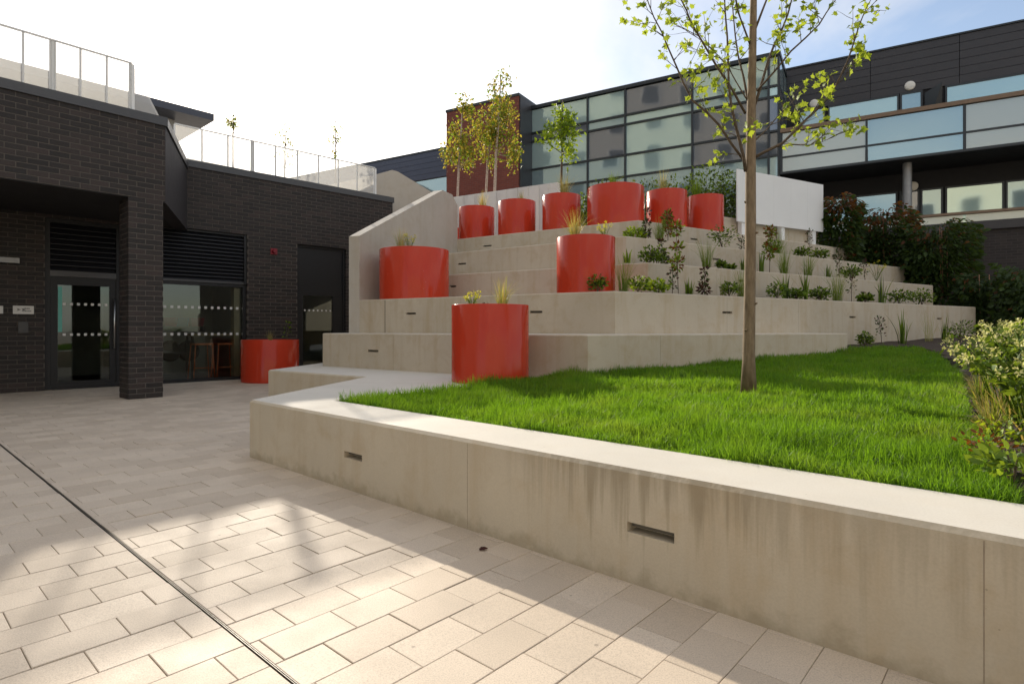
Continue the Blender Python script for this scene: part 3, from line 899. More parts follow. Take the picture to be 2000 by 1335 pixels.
# ------------------------------------------------------------------ red planters
def planter(cx, cy, r, z0, h, label, soil_drop=0.05):
    p = empty('red_planter', (cx, cy, z0), label, 'planter', 'round red planters')
    mb = MB(); w = 0.012; e = 0.004
    mb.lathe((cx, cy), [(r - 0.01, z0), (r, z0 + 0.006), (r, z0 + h - e), (r - e, z0 + h), (r - w + e, z0 + h), (r - w, z0 + h - e), (r - w, z0 + h - 0.12)], 96)
    o = mb.build('shell', M['red'], p, smooth=True, sharp=50)
    sb = MB(); rr = r - w - 0.001; N = 28; vs = [(cx, cy, z0 + h - soil_drop + 0.02)]; fs = []
    for ri in (0.35, 0.7, 1.0):
        for k in range(N):
            th = 2 * math.pi * k / N
            vs.append((cx + rr * ri * math.cos(th), cy + rr * ri * math.sin(th), z0 + h - soil_drop + rnd.uniform(-0.012, 0.012)))
    for k in range(N):
        l = (k + 1) % N
        fs.append((0, 1 + k, 1 + l))
        for q in (0, 1): fs.append((1 + q * N + k, 1 + (q + 1) * N + k, 1 + (q + 1) * N + l, 1 + q * N + l))
    sb.add(vs, fs); sb.build('soil', M['soil'], p, smooth=True)
    return (cx, cy, z0 + h - soil_drop)
POT = {}
def pot_px(key, u, yc, r, z0, h, label): POT[key] = planter((u - 1000) / F * yc, yc, r, z0, h, label); return POT[key]
pot_px('front', 957.5, 6.28, 0.415, DECK, 0.815, 'large glossy red planter on the deck in front of the lowest tier, nearest the lawn')
pot_px('left', 809.5, 9.60, 0.566, ZT[2], 0.82, 'wide red planter on the second tier beside the raking side wall')
pot_px('mid', 1144, 7.95, 0.397, ZT[2], 0.765, 'red planter on the second tier near the corner')
pot_px('court', 528, 11.43, 0.530, 0.0, 0.81, 'wide red planter on the paving against the dark brick wall')
pot_px('r1', 931, 13.4, 0.41, ZT[5], 0.80, 'leftmost red planter in the row on the top tier')
pot_px('r2', 1009.5, 12.75, 0.41, ZT[5], 0.80, 'second red planter from the left in the top row')
pot_px('r3', 1096.5, 12.2, 0.40, ZT[5], 0.80, 'third red planter from the left in the top row, straw grass in it')
pot_px('r4', 1202, 11.52, 0.556, ZT[5], 0.80, 'widest red planter in the top row, at the corner')
pot_px('r5', 1302, 11.82, 0.403, ZT[5], 0.80, 'second red planter from the right in the top row')
pot_px('r6', 1377.5, 12.25, 0.37, ZT[5], 0.80, 'rightmost tall red planter in the top row')
pot_px('b1', 880, 15.2, 0.42, ZT[5], 0.62, 'red planter glimpsed behind the left end of the top row')
pot_px('b2', 1407, 13.4, 0.20, ZT[5], 0.48, 'small low red planter half hidden behind the right end of the top row')

# ------------------------------------------------------------------ brick building on the left
FQ = 9.69
FF = Frame((BX.x * FQ, BX.y * FQ), AX, -BX)                   # front block face
W0 = Vector((-6.168, 11.10)); WD = Vector((3.255, 3.2)).normalized(); WN = Vector((WD.y, -WD.x))
FW = Frame(W0, WD, WN)                                          # set-back wall face
ZC = 4.17; ZW = 4.235; ZL = 2.92
bld = empty('brick_building', (W0.x, W0.y, 0), 'single-storey dark brick building with overhanging porch and flat coping', 'building')
brick_me = bpy.data.meshes.new('brick')
BL, BH, BD = 0.215, 0.065, 0.10
def brick_geo(l, h, d):
    e = 0.003; x, y, z = l / 2, d, h / 2
    v = [(-x, y, -z), (x, y, -z), (x, y, z), (-x, y, z), (-x, -0.0 + e, -z), (x, e, -z), (x, e, z), (-x, e, z), (-x + e, 0, -z + e), (x - e, 0, -z + e), (x - e, 0, z - e), (-x + e, 0, z - e)]
    f = []
    for r in (0, 4):
        for i in range(4):
            j = (i + 1) % 4; f.append((r + i, r + j, r + 4 + j, r + 4 + i))
    f.append((8, 9, 10, 11)); f = [tuple(reversed(q)) for q in f]
    return v, f
bv, bf = brick_geo(BL, BH, BD)
brick_me.from_pydata(bv, [], bf); brick_me.materials.append(M['brick'])
bstuff = MB(); nsingle = 0
bl_loc = wloc(bld)
def lay_bricks(fr, s0, s1, z0, z1, openings=(), singles=False, phase=0.0, vis=None):
    """stretcher bond; s0..s1 along the frame; openings (sa, sb, za, zb)"""
    global nsingle
    zz = 0.0375 + math.floor(z0 / 0.075) * 0.075
    ang = math.atan2(fr.ex.y, fr.ex.x)
    row = int(round((zz - 0.0375) / 0.075))
    while zz + 0.0375 <= z1 + 0.03:
        if zz < z0: zz += 0.075; row += 1; continue
        off = phase + (0.1125 if row % 2 else 0)
        i = math.floor((s0 - off) / 0.225)
        while off + i * 0.225 < s1:
            a, b = off + i * 0.225 + 0.005, off + i * 0.225 + 0.22
            i += 1
            segs = [(max(a, s0), min(b, s1))]
            for (oa, ob, za, zb) in openings:
                if zz > za - 0.01 and zz < zb + 0.01:
                    ns = []
                    for (p, q) in segs:
                        if q <= oa or p >= ob: ns.append((p, q)); continue
                        if p < oa: ns.append((p, oa - 0.003))
                        if q > ob: ns.append((ob + 0.003, q))
                    segs = ns
            for (p, q) in segs:
                if q - p < 0.02: continue
                full = abs((q - p) - BL) < 1e-4
                c = fr.pt((p + q) / 2, rnd.uniform(-0.001, 0.0012), zz)
                if singles and full and nsingle < 296 and (vis is None or vis(c)):
                    o = bpy.data.objects.new('brick', brick_me); o.parent = bld
                    o.location = c - bl_loc; o.rotation_euler = (0, 0, ang); link(o); nsingle += 1
                else:
                    v_, f_ = brick_geo(q - p, BH, BD)
                    ca, sa = math.cos(ang), math.sin(ang)
                    bstuff.add([(c.x + x * ca - y * sa, c.y + x * sa + y * ca, c.z + z) for x, y, z in v_], f_)
        zz += 0.075; row += 1
def infr(c):
    u = 1000 + c.x / c.y * F; return -20 <= u <= 2020
PS0, PS1 = 2.579, 3.03
S_R = 3.06
# mortar cores (just behind the brick faces)
core = MB()
core.fbox(FF, -4.5, S_R - 0.004, -0.44, -0.0035, ZL + 0.002, ZC - 0.13)
core.fbox(FF, PS0 + 0.0035, PS1 - 0.0035, -0.434, -0.0035, 0.0, ZL)
lay_bricks(FF, PS0, PS1, 0.0, ZL - 0.01, singles=True, phase=PS0 - 0.005)
lay_bricks(FF, -4.5, S_R, ZL, ZC - 0.13, singles=True, phase=PS0 - 0.005, vis=infr)
side = Frame(FF.pt(PS0, 0, 0).xy, BX, -AX)
side_f = Frame(FF.pt(PS0, -0.44, 0).xy, -BX, -AX)
lay_bricks(side_f, 0.0, 0.335, 0.0, ZL - 0.01, phase=0.0)
# set-back wall with openings
sW = lambda u: FW.s_at(u)
d1a, d1b = sW(88), sW(238)                       # entrance door set
w1a, w1b = sW(312), sW(483)                      # window with louvre
d2a, d2b = sW(581), sW(676)                      # second door
zW = lambda u, v: FW.z_at(u, v)
Z_D1, Z_W1, Z_D2 = 2.86, 2.93, 2.86
ops = [(d1a, d1b, -0.1, Z_D1), (w1a, w1b, -0.1, Z_W1), (d2a, d2b, -0.1, Z_D2)]
sEnd = sW(767)
lay_bricks(FW, -4.6, sEnd, 0.0, ZW - 0.13, ops, singles=True, vis=lambda c: infr(c) and c.z < 0)
def core_segment(a, b, z0, z1): core.fbox(FW, a, b, -0.35, -0.0035, z0, z1)
core_segment(-4.6, d1a - 0.004, 0, Z_D1); core_segment(d1b + 0.004, w1a - 0.004, 0, Z_D1); core_segment(w1b + 0.004, d2a - 0.004, 0, Z_D1)
core_segment(d2b + 0.004, sEnd - 0.004, 0, Z_D1); core.fbox(FW, -4.6, sEnd - 0.004, -0.35, -0.0038, Z_W1 + 0.008, ZW - 0.13)
core.fbox(FW, -4.6, w1a - 0.002, -0.35, -0.0041, Z_D1 + 0.006, Z_W1 + 0.007); core.fbox(FW, w1b + 0.002, sEnd - 0.004, -0.35, -0.0041, Z_D1 + 0.006, Z_W1 + 0.007)
core.build('mortar', M['mortar'], bld)
tag(bstuff.build('brick_courses', M['brick'], bld), kind='stuff')
# porch soffit, roof and copings
mb = MB()
A_ = FF.pt(-4.5, -0.40, 0).xy; B_ = FF.pt(S_R - 0.05, -0.40, 0).xy; C_ = FW.pt(-0.12, 0.0, 0).xy; D_ = FW.pt(-4.6, 0.0, 0).xy
mb.prism(ccw([tuple(FF.pt(-4.5, -0.012, 0).xy), tuple(FF.pt(S_R - 0.03, -0.012, 0).xy), tuple(C_), tuple(D_)]), ZL - 0.012, ZL + 0.0)
mb.build('porch_soffit', M['soffit'], bld)
ret0, ret1 = FF.pt(S_R, 0, 0).xy, FW.pt(sW(366) , 0.0, 0).xy
rdir = (ret1 - ret0).normalized(); rnrm = Vector((rdir.y, -rdir.x))
if rnrm.x < 0: rnrm = -rnrm
RF = Frame(ret0, rdir, rnrm); RL = (ret1 - ret0).length
mb = MB(); mb.fbox(RF, 0.0, RL + 0.05, -0.22, -0.002, ZL - 0.02, ZC - 0.13); mb.build('return_panel', M['panel'], bld)
mb = MB(); mb.fbox(RF, 0.02, RL + 0.02, -0.25, 0.02, ZC - 0.115, ZC + 0.01); mb.build('coping', M['coping'], bld)
mb = MB(); mb.fbox(FF, -4.5, S_R + 0.025, -0.36, 0.025, ZC - 0.128, ZC); mb.build('coping', M['coping'], bld)
mb = MB(); mb.fbox(FW, sW(366) - 0.02, sEnd + 0.03, -0.36, 0.025, ZW - 0.13, ZW); mb.build('coping', M['coping'], bld)
mb = MB(); far = -WN * 7.5
mb.prism(ccw([tuple(FF.pt(-4.5, -0.3, 0).xy), tuple(FF.pt(S_R - 0.1, -0.3, 0).xy), tuple(FW.pt(sW(366), -0.28, 0).xy), tuple(FW.pt(sEnd - 0.05, -0.3, 0).xy), tuple(FW.pt(sEnd - 0.05, -7.5, 0).xy), tuple(FW.pt(-7, -7.5, 0).xy)]), ZC - 0.35, ZC - 0.2)
mb.build('roof', M['render_grey'], bld)
# unseen walls closing the volume; the left one is added to darken the porch
mb = MB(); mb.fbox(FW, sEnd - 0.12, sEnd - 0.004, -7.5, -0.36, 0, ZC - 0.36); mb.fbox(FW, -4.7, -4.55, -7.5, 2.3, 0, ZC - 0.36); mb.fbox(FW, -4.7, sEnd, -7.6, -7.5, 0, ZC - 0.36)
mb.build('unseen_outer_wall', M['mortar'], bld)

# entrance door set
def frame_bars(name, fr, a, b, z0, z1, w, d0, d1, mat, parent):
    mb = MB()
    mb.fbox(fr, a, a + w, d0, d1, z0, z1); mb.fbox(fr, b - w, b, d0, d1, z0, z1)
    mb.fbox(fr, a + w, b - w, d0, d1, z1 - w, z1); mb.fbox(fr, a + w, b - w, d0, d1, z0, z0 + w)
    return mb.build(name, mat, parent)
def pane(fr, a, b, d, z0, z1, mat, parent, name='pane', th=0.012):
    mb = MB(); mb.fbox(fr, a, b, d - th, d, z0, z1); return mb.build(name, mat, parent)
def louvre_bank(fr, a, b, z0, z1, d, n, parent):
    st = (z1 - z0) / n
    mb = MB(); mb.fbox(fr, a, b, d - 0.10, d - 0.085, z0, z1); mb.build('louvre_back', M['soffit'], parent)
    for i in range(n):
        mb = MB(); zb = z0 + i * st
        p = [fr.pt(a, d, zb), fr.pt(b, d, zb), fr.pt(b, d, zb + 0.012), fr.pt(a, d, zb + 0.012),
             fr.pt(a, d - 0.07, zb + st * 0.92), fr.pt(b, d - 0.07, zb + st * 0.92), fr.pt(b, d - 0.07, zb + st * 0.92 + 0.012), fr.pt(a, d - 0.07, zb + st * 0.92 + 0.012)]
        mb.add(p, [(0, 1, 2, 3), (7, 6, 5, 4), (3, 2, 6, 7), (0, 4, 5, 1), (0, 3, 7, 4), (1, 5, 6, 2)])
        mb.build('louvre_slat', M['louvre'], parent)
def dot_band(fr, a, b, d, z, step, size, parent):
    mb = MB(); x = a
    while x < b:
        mb.fbox(fr, x, x + size, d, d + 0.003, z - size / 2, z + size / 2); x += step
    tag(mb.build('dot_band', M['dots'], parent), kind='stuff')
z_head = zW(160, 541)
fr_ = frame_bars('door_frame', FW, d1a + 0.002, d1b - 0.002, 0.0, Z_D1 - 0.002, 0.07, -0.16, -0.06, M['dark_metal'], bld)
mb = MB(); mb.fbox(FW, d1a + 0.072, d1b - 0.072, -0.15, -0.065, z_head, z_head + 0.09); mb.build('door_head', M['coping'], bld)
louvre_bank(FW, d1a + 0.075, d1b - 0.075, z_head + 0.09, Z_D1 - 0.075, -0.07, 9, bld)
ga, gb = sW(114), sW(216)
door = MB()
door.fbox(FW, d1a + 0.075, ga, -0.14, -0.08, 0.02, z_head - 0.005); door.fbox(FW, gb, d1b - 0.075, -0.14, -0.08, 0.02, z_head - 0.005)
door.fbox(FW, ga, gb, -0.14, -0.08, 0.02, 0.13); door.fbox(FW, ga, gb, -0.14, -0.08, zW(160, 557), z_head - 0.005)
door = door.build('door', M['dark_metal'], bld)
pane(FW, ga, gb, -0.10, 0.13, zW(160, 557), M['glass'], door)
mb = MB(); hs = sW(224); mb.tube([FW.pt(hs, -0.02, zW(224, 680)), FW.pt(hs, -0.02, zW(224, 583))], 0.014, 10)
for v in (670, 593): mb.tube([FW.pt(hs, -0.02, zW(224, v)), FW.pt(hs, -0.082, zW(224, v))], 0.009, 8)
mb.build('handle', M['steel'], door, smooth=True)
mb = MB(); mb.fbox(FW, sW(115), sW(123), -0.098, -0.094, zW(119, 648), zW(119, 559)); mb.build('teal_strip', M['teal'], door)
for v in (594, 653): dot_band(FW, sW(124), sW(212), -0.097, zW(170, v), 0.098, 0.042, door)

# window with louvre above
zt = zW(400, 556); zl = zW(400, 552)
frame_bars('window_frame', FW, w1a + 0.002, w1b - 0.002, 0.0, zt + 0.05, 0.06, -0.16, -0.07, M['dark_metal'], bld)
louvre_bank(FW, w1a + 0.03, w1b - 0.05, zt + 0.09, Z_W1 - 0.04, -0.05, 13, bld)
mb = MB(); mb.fbox(FW, w1b - 0.05, w1b - 0.002, -0.15, -0.03, zt + 0.052, Z_W1 - 0.003); mb.fbox(FW, w1a + 0.002, w1b - 0.05, -0.15, -0.045, Z_W1 - 0.04, Z_W1 - 0.003)
mb.build('louvre_frame', M['dark_metal'], bld)
mb = MB(); mb.fbox(FW, w1a + 0.002, w1b - 0.05, -0.16, -0.05, zt + 0.052, zt + 0.088); mb.build('window_head', M['coping'], bld)
pane(FW, w1a + 0.06, w1b - 0.06, -0.11, 0.06, zt - 0.01, M['glass'], bld, 'window_pane')
for v in (600, 652): dot_band(FW, sW(322), sW(480), -0.106, zW(400, v), 0.118, 0.048, bld)

# second door
z2h = zW(625, 577)
frame_bars('door_frame', FW, d2a + 0.002, d2b - 0.002, 0.0, Z_D2 - 0.002, 0.05, -0.16, -0.06, M['dark_metal'], bld)
mb = MB(); mb.fbox(FW, d2a + 0.052, d2b - 0.052, -0.14, -0.09, z2h, Z_D2 - 0.055); mb.build('infill_panel', M['dark_metal'], bld)
e0, e1 = sW(595), sW(653)
mb = MB(); mb.fbox(FW, d2a + 0.052, e0, -0.14, -0.08, 0.02, z2h - 0.003); mb.fbox(FW, e1, d2b - 0.052, -0.14, -0.08, 0.02, z2h - 0.003); mb.fbox(FW, e0, e1, -0.14, -0.08, 0.02, 0.12)
dr2 = mb.build('door', M['dark_metal'], bld)
pane(FW, e0, e1, -0.10, 0.12, z2h - 0.003, M['glass'], dr2)
dot_band(FW, e0 + 0.03, e1 - 0.03, -0.097, zW(625, 606), 0.1, 0.035, dr2)

# rooms behind the glazing
mb = MB()
def room(a, b, dep, h, zfl=0.012):
    mb.quad(FW.pt(a, -0.36, zfl), FW.pt(b, -0.36, zfl), FW.pt(b, -dep, zfl), FW.pt(a, -dep, zfl), 1)
    mb.quad(FW.pt(a, -dep, zfl), FW.pt(b, -dep, zfl), FW.pt(b, -dep, h), FW.pt(a, -dep, h), 0)
    mb.quad(FW.pt(a, -0.36, zfl), FW.pt(a, -dep, zfl), FW.pt(a, -dep, h), FW.pt(a, -0.36, h), 0)
    mb.quad(FW.pt(b, -dep, zfl), FW.pt(b, -0.36, zfl), FW.pt(b, -0.36, h), FW.pt(b, -dep, h), 0)
    mb.quad(FW.pt(a, -0.36, h), FW.pt(a, -dep, h), FW.pt(b, -dep, h), FW.pt(b, -0.36, h), 0)
room(d1a - 0.8, d1b + 0.3, 4.2, 2.6); room(w1a - 1.6, w1b + 0.4, 3.4, 2.6); room(d2a - 0.3, d2b + 0.3, 3.0, 2.6)
mb.build('room_lining', [M['interior'], M['interior_floor']], bld)
mb = MB(); mb.fbox(FW, w1b - 0.20, w1b - 0.09, -0.35, -0.17, 0.02, zt - 0.02); mb.build('window_reveal', M['wood'], bld)

# laundry things seen through the window
for i, uu in enumerate((332, 368)):
    s_ = FW.s_at(uu, -2.6)
    r_ = empty('washing_machine', FW.pt(s_, -2.9, 0.012), ['white laundry machine with dark round door behind the pillar edge', 'white laundry machine with dark round door behind the window counter'][i], 'machine', 'laundry machines')
    mb = MB(); mb.fbox(FW, s_ - 0.36, s_ + 0.36, -3.3, -2.6, 0.012, 0.95); mb.build('body', M['machine'], r_)
    mb = MB(); mb.fbox(FW, s_ - 0.36, s_ + 0.36, -3.3, -2.63, 0.953, 1.08); mb.build('control_panel', M['machine_dark'], r_)
    mb = MB(); c = FW.pt(s_, -2.59, 0.52); ex = Vector((FW.ex.x, FW.ex.y, 0)); ey = Vector((FW.ey.x, FW.ey.y, 0))
    ring = [c + ex * 0.24 * math.cos(t) + Vector((0, 0, 0.24 * math.sin(t))) for t in [2 * math.pi * k / 28 for k in range(28)]]
    ring2 = [p * 0.82 + c * 0.18 + ey * 0.05 for p in ring]
    mb.add(ring + ring2, [(k, (k + 1) % 28, 28 + (k + 1) % 28, 28 + k) for k in range(28)] + [tuple(range(28, 56))])
    mb.build('door', M['machine_dark'], r_)
for uu, mt, lb in ((332, 'pink', 'pink laundry basket on the left of the shelf'), (354, 'blue', 'blue laundry basket in the middle of the shelf'), (384, 'pink', 'pink laundry basket on the right of the shelf')):
    s_ = FW.s_at(uu, -2.7); mb = MB()
    lo = [FW.pt(s_ + a, -2.75 + b, 1.083) for a, b in ((-0.12, 0.12), (0.12, 0.12), (0.12, -0.12), (-0.12, -0.12))]
    hi = [FW.pt(s_ + a * 1.2, -2.75 + b * 1.2, 1.28) for a, b in ((-0.12, 0.12), (0.12, 0.12), (0.12, -0.12), (-0.12, -0.12))]
    mb.hexa(lo + hi)
    tag(mb.build('laundry_basket', M[mt]), lb, 'basket', 'laundry baskets')
ct = empty('window_counter', FW.pt(sW(440), -0.8, 0.012), 'narrow pale wooden counter inside the window', 'table')
ca, cb = FW.s_at(368, -0.75), FW.s_at(470, -0.75)
zct = 0.92
mb = MB(); mb.fbox(FW, ca, cb, -1.0, -0.55, zct - 0.04, zct); mb.build('top', M['wood'], ct)
for s_ in (ca + 0.03, cb - 0.03):
    for d_ in (-0.95, -0.6):
        mb = MB(); mb.fbox(FW, s_ - 0.02, s_ + 0.02, d_ - 0.02, d_ + 0.02, 0.012, zct - 0.04); mb.build('leg', M['dark_metal'], ct)
for i, uu in enumerate((394, 438)):
    s_ = FW.s_at(uu, -0.42); w = 0.17; zs = 0.70
    st = empty('bar_stool', FW.pt(s_, -0.42, 0.012), ['orange framed bar stool at the counter, nearer the pillar', 'orange framed bar stool at the counter, nearer the red planter'][i], 'stool', 'orange bar stools')
    mb = MB(); mb.fbox(FW, s_ - w, s_ + w, -0.60, -0.27, zs, zs + 0.035); mb.build('seat', M['orange'], st)
    for a in (-1, 1):
        for b in (-1, 1):
            mb = MB(); mb.tube([FW.pt(s_ + a * w * 1.15, -0.435 + b * 0.185, 0.012), FW.pt(s_ + a * w * 0.9, -0.435 + b * 0.15, zs)], 0.011, 8); mb.build('leg', M['orange'], st, smooth=True)
    mb = MB(); mb.tube([FW.pt(s_ - w * 1.08, -0.255, 0.25), FW.pt(s_ + w * 1.08, -0.255, 0.25)], 0.009, 8); mb.build('footrest', M['orange'], st, smooth=True)

# wall fittings
def plate(name, u0, u1, v0, v1, mat, label, cat, th=0.012, group=None):
    mb = MB(); mb.fbox(FW, sW(u0), sW(u1), 0.004, 0.004 + th, zW((u0 + u1) / 2, v1), zW((u0 + u1) / 2, v0))
    return tag(mb.build(name, mat), label, cat, group)
sg = empty('wall_sign', FW.pt(sW(45), 0.004, zW(45, 612)), 'small white sign plate with arrow and two text lines on the porch wall', 'sign', 'porch wall signs')
mb = MB(); mb.fbox(FW, sW(25), sW(66), 0.004, 0.012, zW(45, 613), zW(45, 597)); mb.build('plate', M['sign'], sg)
mb = MB()
za, zb = zW(40, 607.5), zW(40, 601.5); zm = (za + zb) / 2
for k in (0, 1):
    x = sW(32) + k * 0.06
    mb.add([FW.pt(x, 0.0135, za), FW.pt(x + 0.055, 0.0135, zm), FW.pt(x, 0.0135, zb), FW.pt(x + 0.018, 0.0135, zm)], [(0, 1, 3), (3, 1, 2)])
mb.build('arrow', M['print'], sg)
mb = MB()
for (ua, ub, v) in ((46, 58, 602.5), (44, 61, 607.2)):
    x, e = sW(ua), sW(ub); zc_ = zW(52, v)
    while x < e:
        w = rnd.uniform(0.008, 0.014); mb.fbox(FW, x, x + w, 0.0125, 0.0135, zc_ - 0.009, zc_ + rnd.choice((0.009, 0.012))); x += w + 0.005
mb.build('lettering', M['print'], sg)
plate('wall_sign', -22, 6, 597, 612, M['sign'], 'white sign plate cut off at the left edge of the picture', 'sign', group='porch wall signs')
lg = plate('bulkhead_light', -20, 37, 503, 513, M['galv'], 'grey bar shaped wall light high on the porch wall', 'lamp', 0.09)
plate('entry_panel', 35, 55, 628, 650, M['machine_dark'], 'small black entry panel below the arrow sign', 'panel', 0.03)
al = empty('alarm_sounder', FW.pt(sW(534), 0.004, zW(534, 497)), 'small red alarm sounder on the dark brick wall', 'alarm')
mb = MB(); mb.fbox(FW, sW(528), sW(541), 0.004, 0.02, zW(534, 497), zW(534, 485)); mb.build('back_box', M['alarm'], al)
mb = MB(); c = FW.pt(sW(534.5), 0.02, zW(534, 491)); ey3 = Vector((WN.x, WN.y, 0)); ex3 = Vector((WD.x, WD.y, 0))
ra = [c + ex3 * 0.05 * math.cos(t) + Vector((0, 0, 0.05 * math.sin(t))) for t in [2 * math.pi * k / 20 for k in range(20)]]
rb = [p * 0.7 + c * 0.3 + ey3 * 0.05 for p in ra]
mb.add(ra + rb, [(k, (k + 1) % 20, 20 + (k + 1) % 20, 20 + k) for k in range(20)] + [tuple(range(20, 40))]); mb.build('dome', M['alarm'], al)

# white perforated screens on the roof edge
def screen(name, fr, a, b, d, z0, z1, npan, label, wide=(), rails=True, mat='mesh'):
    e = empty(name, fr.pt((a + b) / 2, d, z0), label, 'screen', 'white roof screens')
    st = (b - a) / npan
    for i in range(npan):
        mb = MB(); mb.fbox(fr, a + i * st + 0.004, a + (i + 1) * st - 0.004, d - 0.004, d, z0, z1 - 0.02); mb.build('perforated_panel', M[mat], e)
    for i in range(npan + 1):
        w = 0.035 if i in wide else 0.011
        mb = MB(); mb.fbox(fr, a + i * st - w, a + i * st + w, d - 0.04, d - 0.006, z0, z1 - 0.021); mb.build('post', M['white'], e)
    mb = MB(); mb.fbox(fr, a, b, d - 0.03, d + 0.004, z1 - 0.018, z1); mb.build('top_rail', M['white'], e)
    return e
ZF = ZC + 0.72
screen('roof_screen', FF, FF.s_at(-150, -0.1), FF.s_at(258, -0.1), -0.1, ZC + 0.002, ZF, 7, 'white perforated screen on the roof edge of the front block', wide=(4, 7))
RFs = Frame(FF.pt(FF.s_at(258, -0.12), -0.12, 0).xy, rdir, rnrm)
# solid white return sheet of the front screen
mb = MB(); k0 = RFs.pt(0, 0, 0).xy
mb.fbox(RFs, 0.0, 2.9, -0.03, 0, ZC + 0.014, ZF - 0.003)
tag(mb.build('roof_screen', M['mesh']), 'white solid looking screen angled back along the roof return', 'screen', 'white roof screens')
screen('roof_screen', FW, sW(345), FW.s_at(733, -0.12), -0.12, ZW + 0.002, ZW + 0.68, 9, 'long white perforated screen on the roof above the set-back wall', wide=(9, 3))

# pavilion and trees on the roof terrace
pv_ = Frame(at(418, 223, 26.0).xy, AX, -BX)
pav = empty('roof_pavilion', pv_.pt(-4, -2, 3.95), 'grey roof pavilion with dark overhanging flat roof behind the screens', 'building')
zr = CAMZ + (H0 - 223) * 26.0 / F
mb = MB(); mb.fbox(pv_, -12, 0, -5, 0, zr - 0.3, zr); mb.build('roof', M['roof_blue'], pav)
mb = MB(); mb.fbox(pv_, -12, -1.2, -4.5, -1.2, 3.0, zr - 0.301); mb.build('wall', M['render_grey'], pav)
mb = MB(); mb.fbox(pv_, -1.18, 2.2, -4.4, -1.8, 3.0, zr - 1.7); mb.build('side_wall', M['render_grey'], pav)

# ------------------------------------------------------------------ far buildings (one facade direction)
PG = 19.7; PWL = 21.6; PR = 18.8
def gframe(dist): O = GN * dist; return Frame(O, -GD, -GN)
FG, FD, FR = gframe(PG), gframe(PWL), gframe(PR)
ROOF = 9.6
gb_ = empty('glass_building', FG.pt(FG.s_at(1270), -2, 2.0), 'glazed curtain wall building with dark grid behind the terrace', 'building')
cols = [1018, 1147, 1220.5, 1351.6, 1501, 1520.5]
rows = [3.0, 5.25, 6.40, 7.16, 8.23, 8.563, 9.48]
gm = {(0, 5): 'pale', (0, 4): 'dark', (0, 3): 'pale', (0, 2): 'mid', (1, 5): 'pale', (1, 4): 'mid', (1, 3): 'dark', (1, 2): 'mid',
      (2, 5): 'dark', (2, 4): 'pale', (2, 3): 'pale', (2, 2): 'pale', (3, 5): 'pale', (3, 4): 'mid', (3, 3): 'dark', (3, 2): 'dark', (4, 5): 'pale', (4, 4): 'pale', (4, 3): 'dark', (4, 2): 'dark'}
for i in range(5):
    a, b = FG.s_at(cols[i]), FG.s_at(cols[i + 1])
    for j in range(6):
        mt = 'glass_' + gm.get((i, j), 'mid')
        mb = MB(); tl = rnd.gauss(0, 0.004); t2 = rnd.gauss(0, 0.003)
        z0, z1 = rows[j] + 0.03, rows[j + 1] - 0.03
        p = [FG.pt(a + 0.03, -0.06 + tl, z0), FG.pt(b - 0.03, -0.06 - tl, z0), FG.pt(b - 0.03, -0.06 - tl + t2, z1), FG.pt(a + 0.03, -0.06 + tl + t2, z1)]
        q = [FG.pt(a + 0.03, -0.09 + tl, z0), FG.pt(b - 0.03, -0.09 - tl, z0), FG.pt(b - 0.03, -0.09 - tl + t2, z1), FG.pt(a + 0.03, -0.09 + tl + t2, z1)]
        mb.hexa([p[0], p[1], q[1], q[0], p[3], p[2], q[2], q[3]])
        mb.build('pane', M[mt], gb_)
for u in cols:
    mb = MB(); s_ = FG.s_at(u); mb.fbox(FG, s_ - 0.032, s_ + 0.032, -0.12, 0.0, 2.0, ROOF - 0.12); mb.build('mullion', M['mullion'], gb_)
sa, sb = FG.s_at(cols[0]), FG.s_at(cols[-1])
for z in rows[:-1]:
    mb = MB(); mb.fbox(FG, sa, sb, -0.12, -0.004, z - 0.032, z + 0.032); mb.build('transom', M['mullion'], gb_)
mb = MB(); mb.fbox(FG, sa, sb + 0.02, -0.3, 0.03, ROOF - 0.12, ROOF); mb.build('roof_edge', M['mullion'], gb_)
mb = MB(); mb.fbox(FG, sa + 0.05, sb - 0.05, -6.0, -0.2, 2.0, ROOF - 0.13); mb.build('core', M['room'], gb_)
# glazed return on the right of the glass block
GR = Frame(FG.pt(sb, 0, 0).xy, GN, -GD)
for j in range(6):
    for (a, b) in ((0.06, 0.9), (0.96, 1.86)):
        mb = MB(); mb.fbox(GR, a, b, 0.0, 0.03, rows[j] + 0.03, rows[j + 1] - 0.03); mb.build('side_pane', M['glass_dark' if j < 5 else 'glass_mid'], gb_)
for a in (0.93, 1.89):
    mb = MB(); mb.fbox(GR, a - 0.03, a + 0.03, -0.02, 0.05, 2.0, ROOF - 0.12); mb.build('mullion', M['mullion'], gb_)
mb = MB(); mb.fbox(GR, -0.02, 1.95, -0.1, 0.06, ROOF - 0.125, ROOF - 0.002); mb.build('roof_edge', M['mullion'], gb_)

# red brick tower
rb_ = empty('red_brick_tower', FR.pt(FR.s_at(940), -1, 2.0), 'red brick tower block between the blue cladding and the glass facade', 'building')
a, b = FR.s_at(872), FR.s_at(1013)
mb = MB(); mb.fbox(FR, a, b, -1.6, 0, 2.0, 9.70); mb.build('wall', M['red_brick'], rb_)
mb = MB(); mb.fbox(FR, a - 0.03, b + 0.03, -1.63, 0.03, 9.70, 9.80); mb.build('coping', M['mullion'], rb_)
mb = MB(); mb.fbox(FR, b + 0.002, b + 0.05, -1.5, -0.05, 2.0, 9.69); mb.build('side_cladding', M['clad'], rb_)

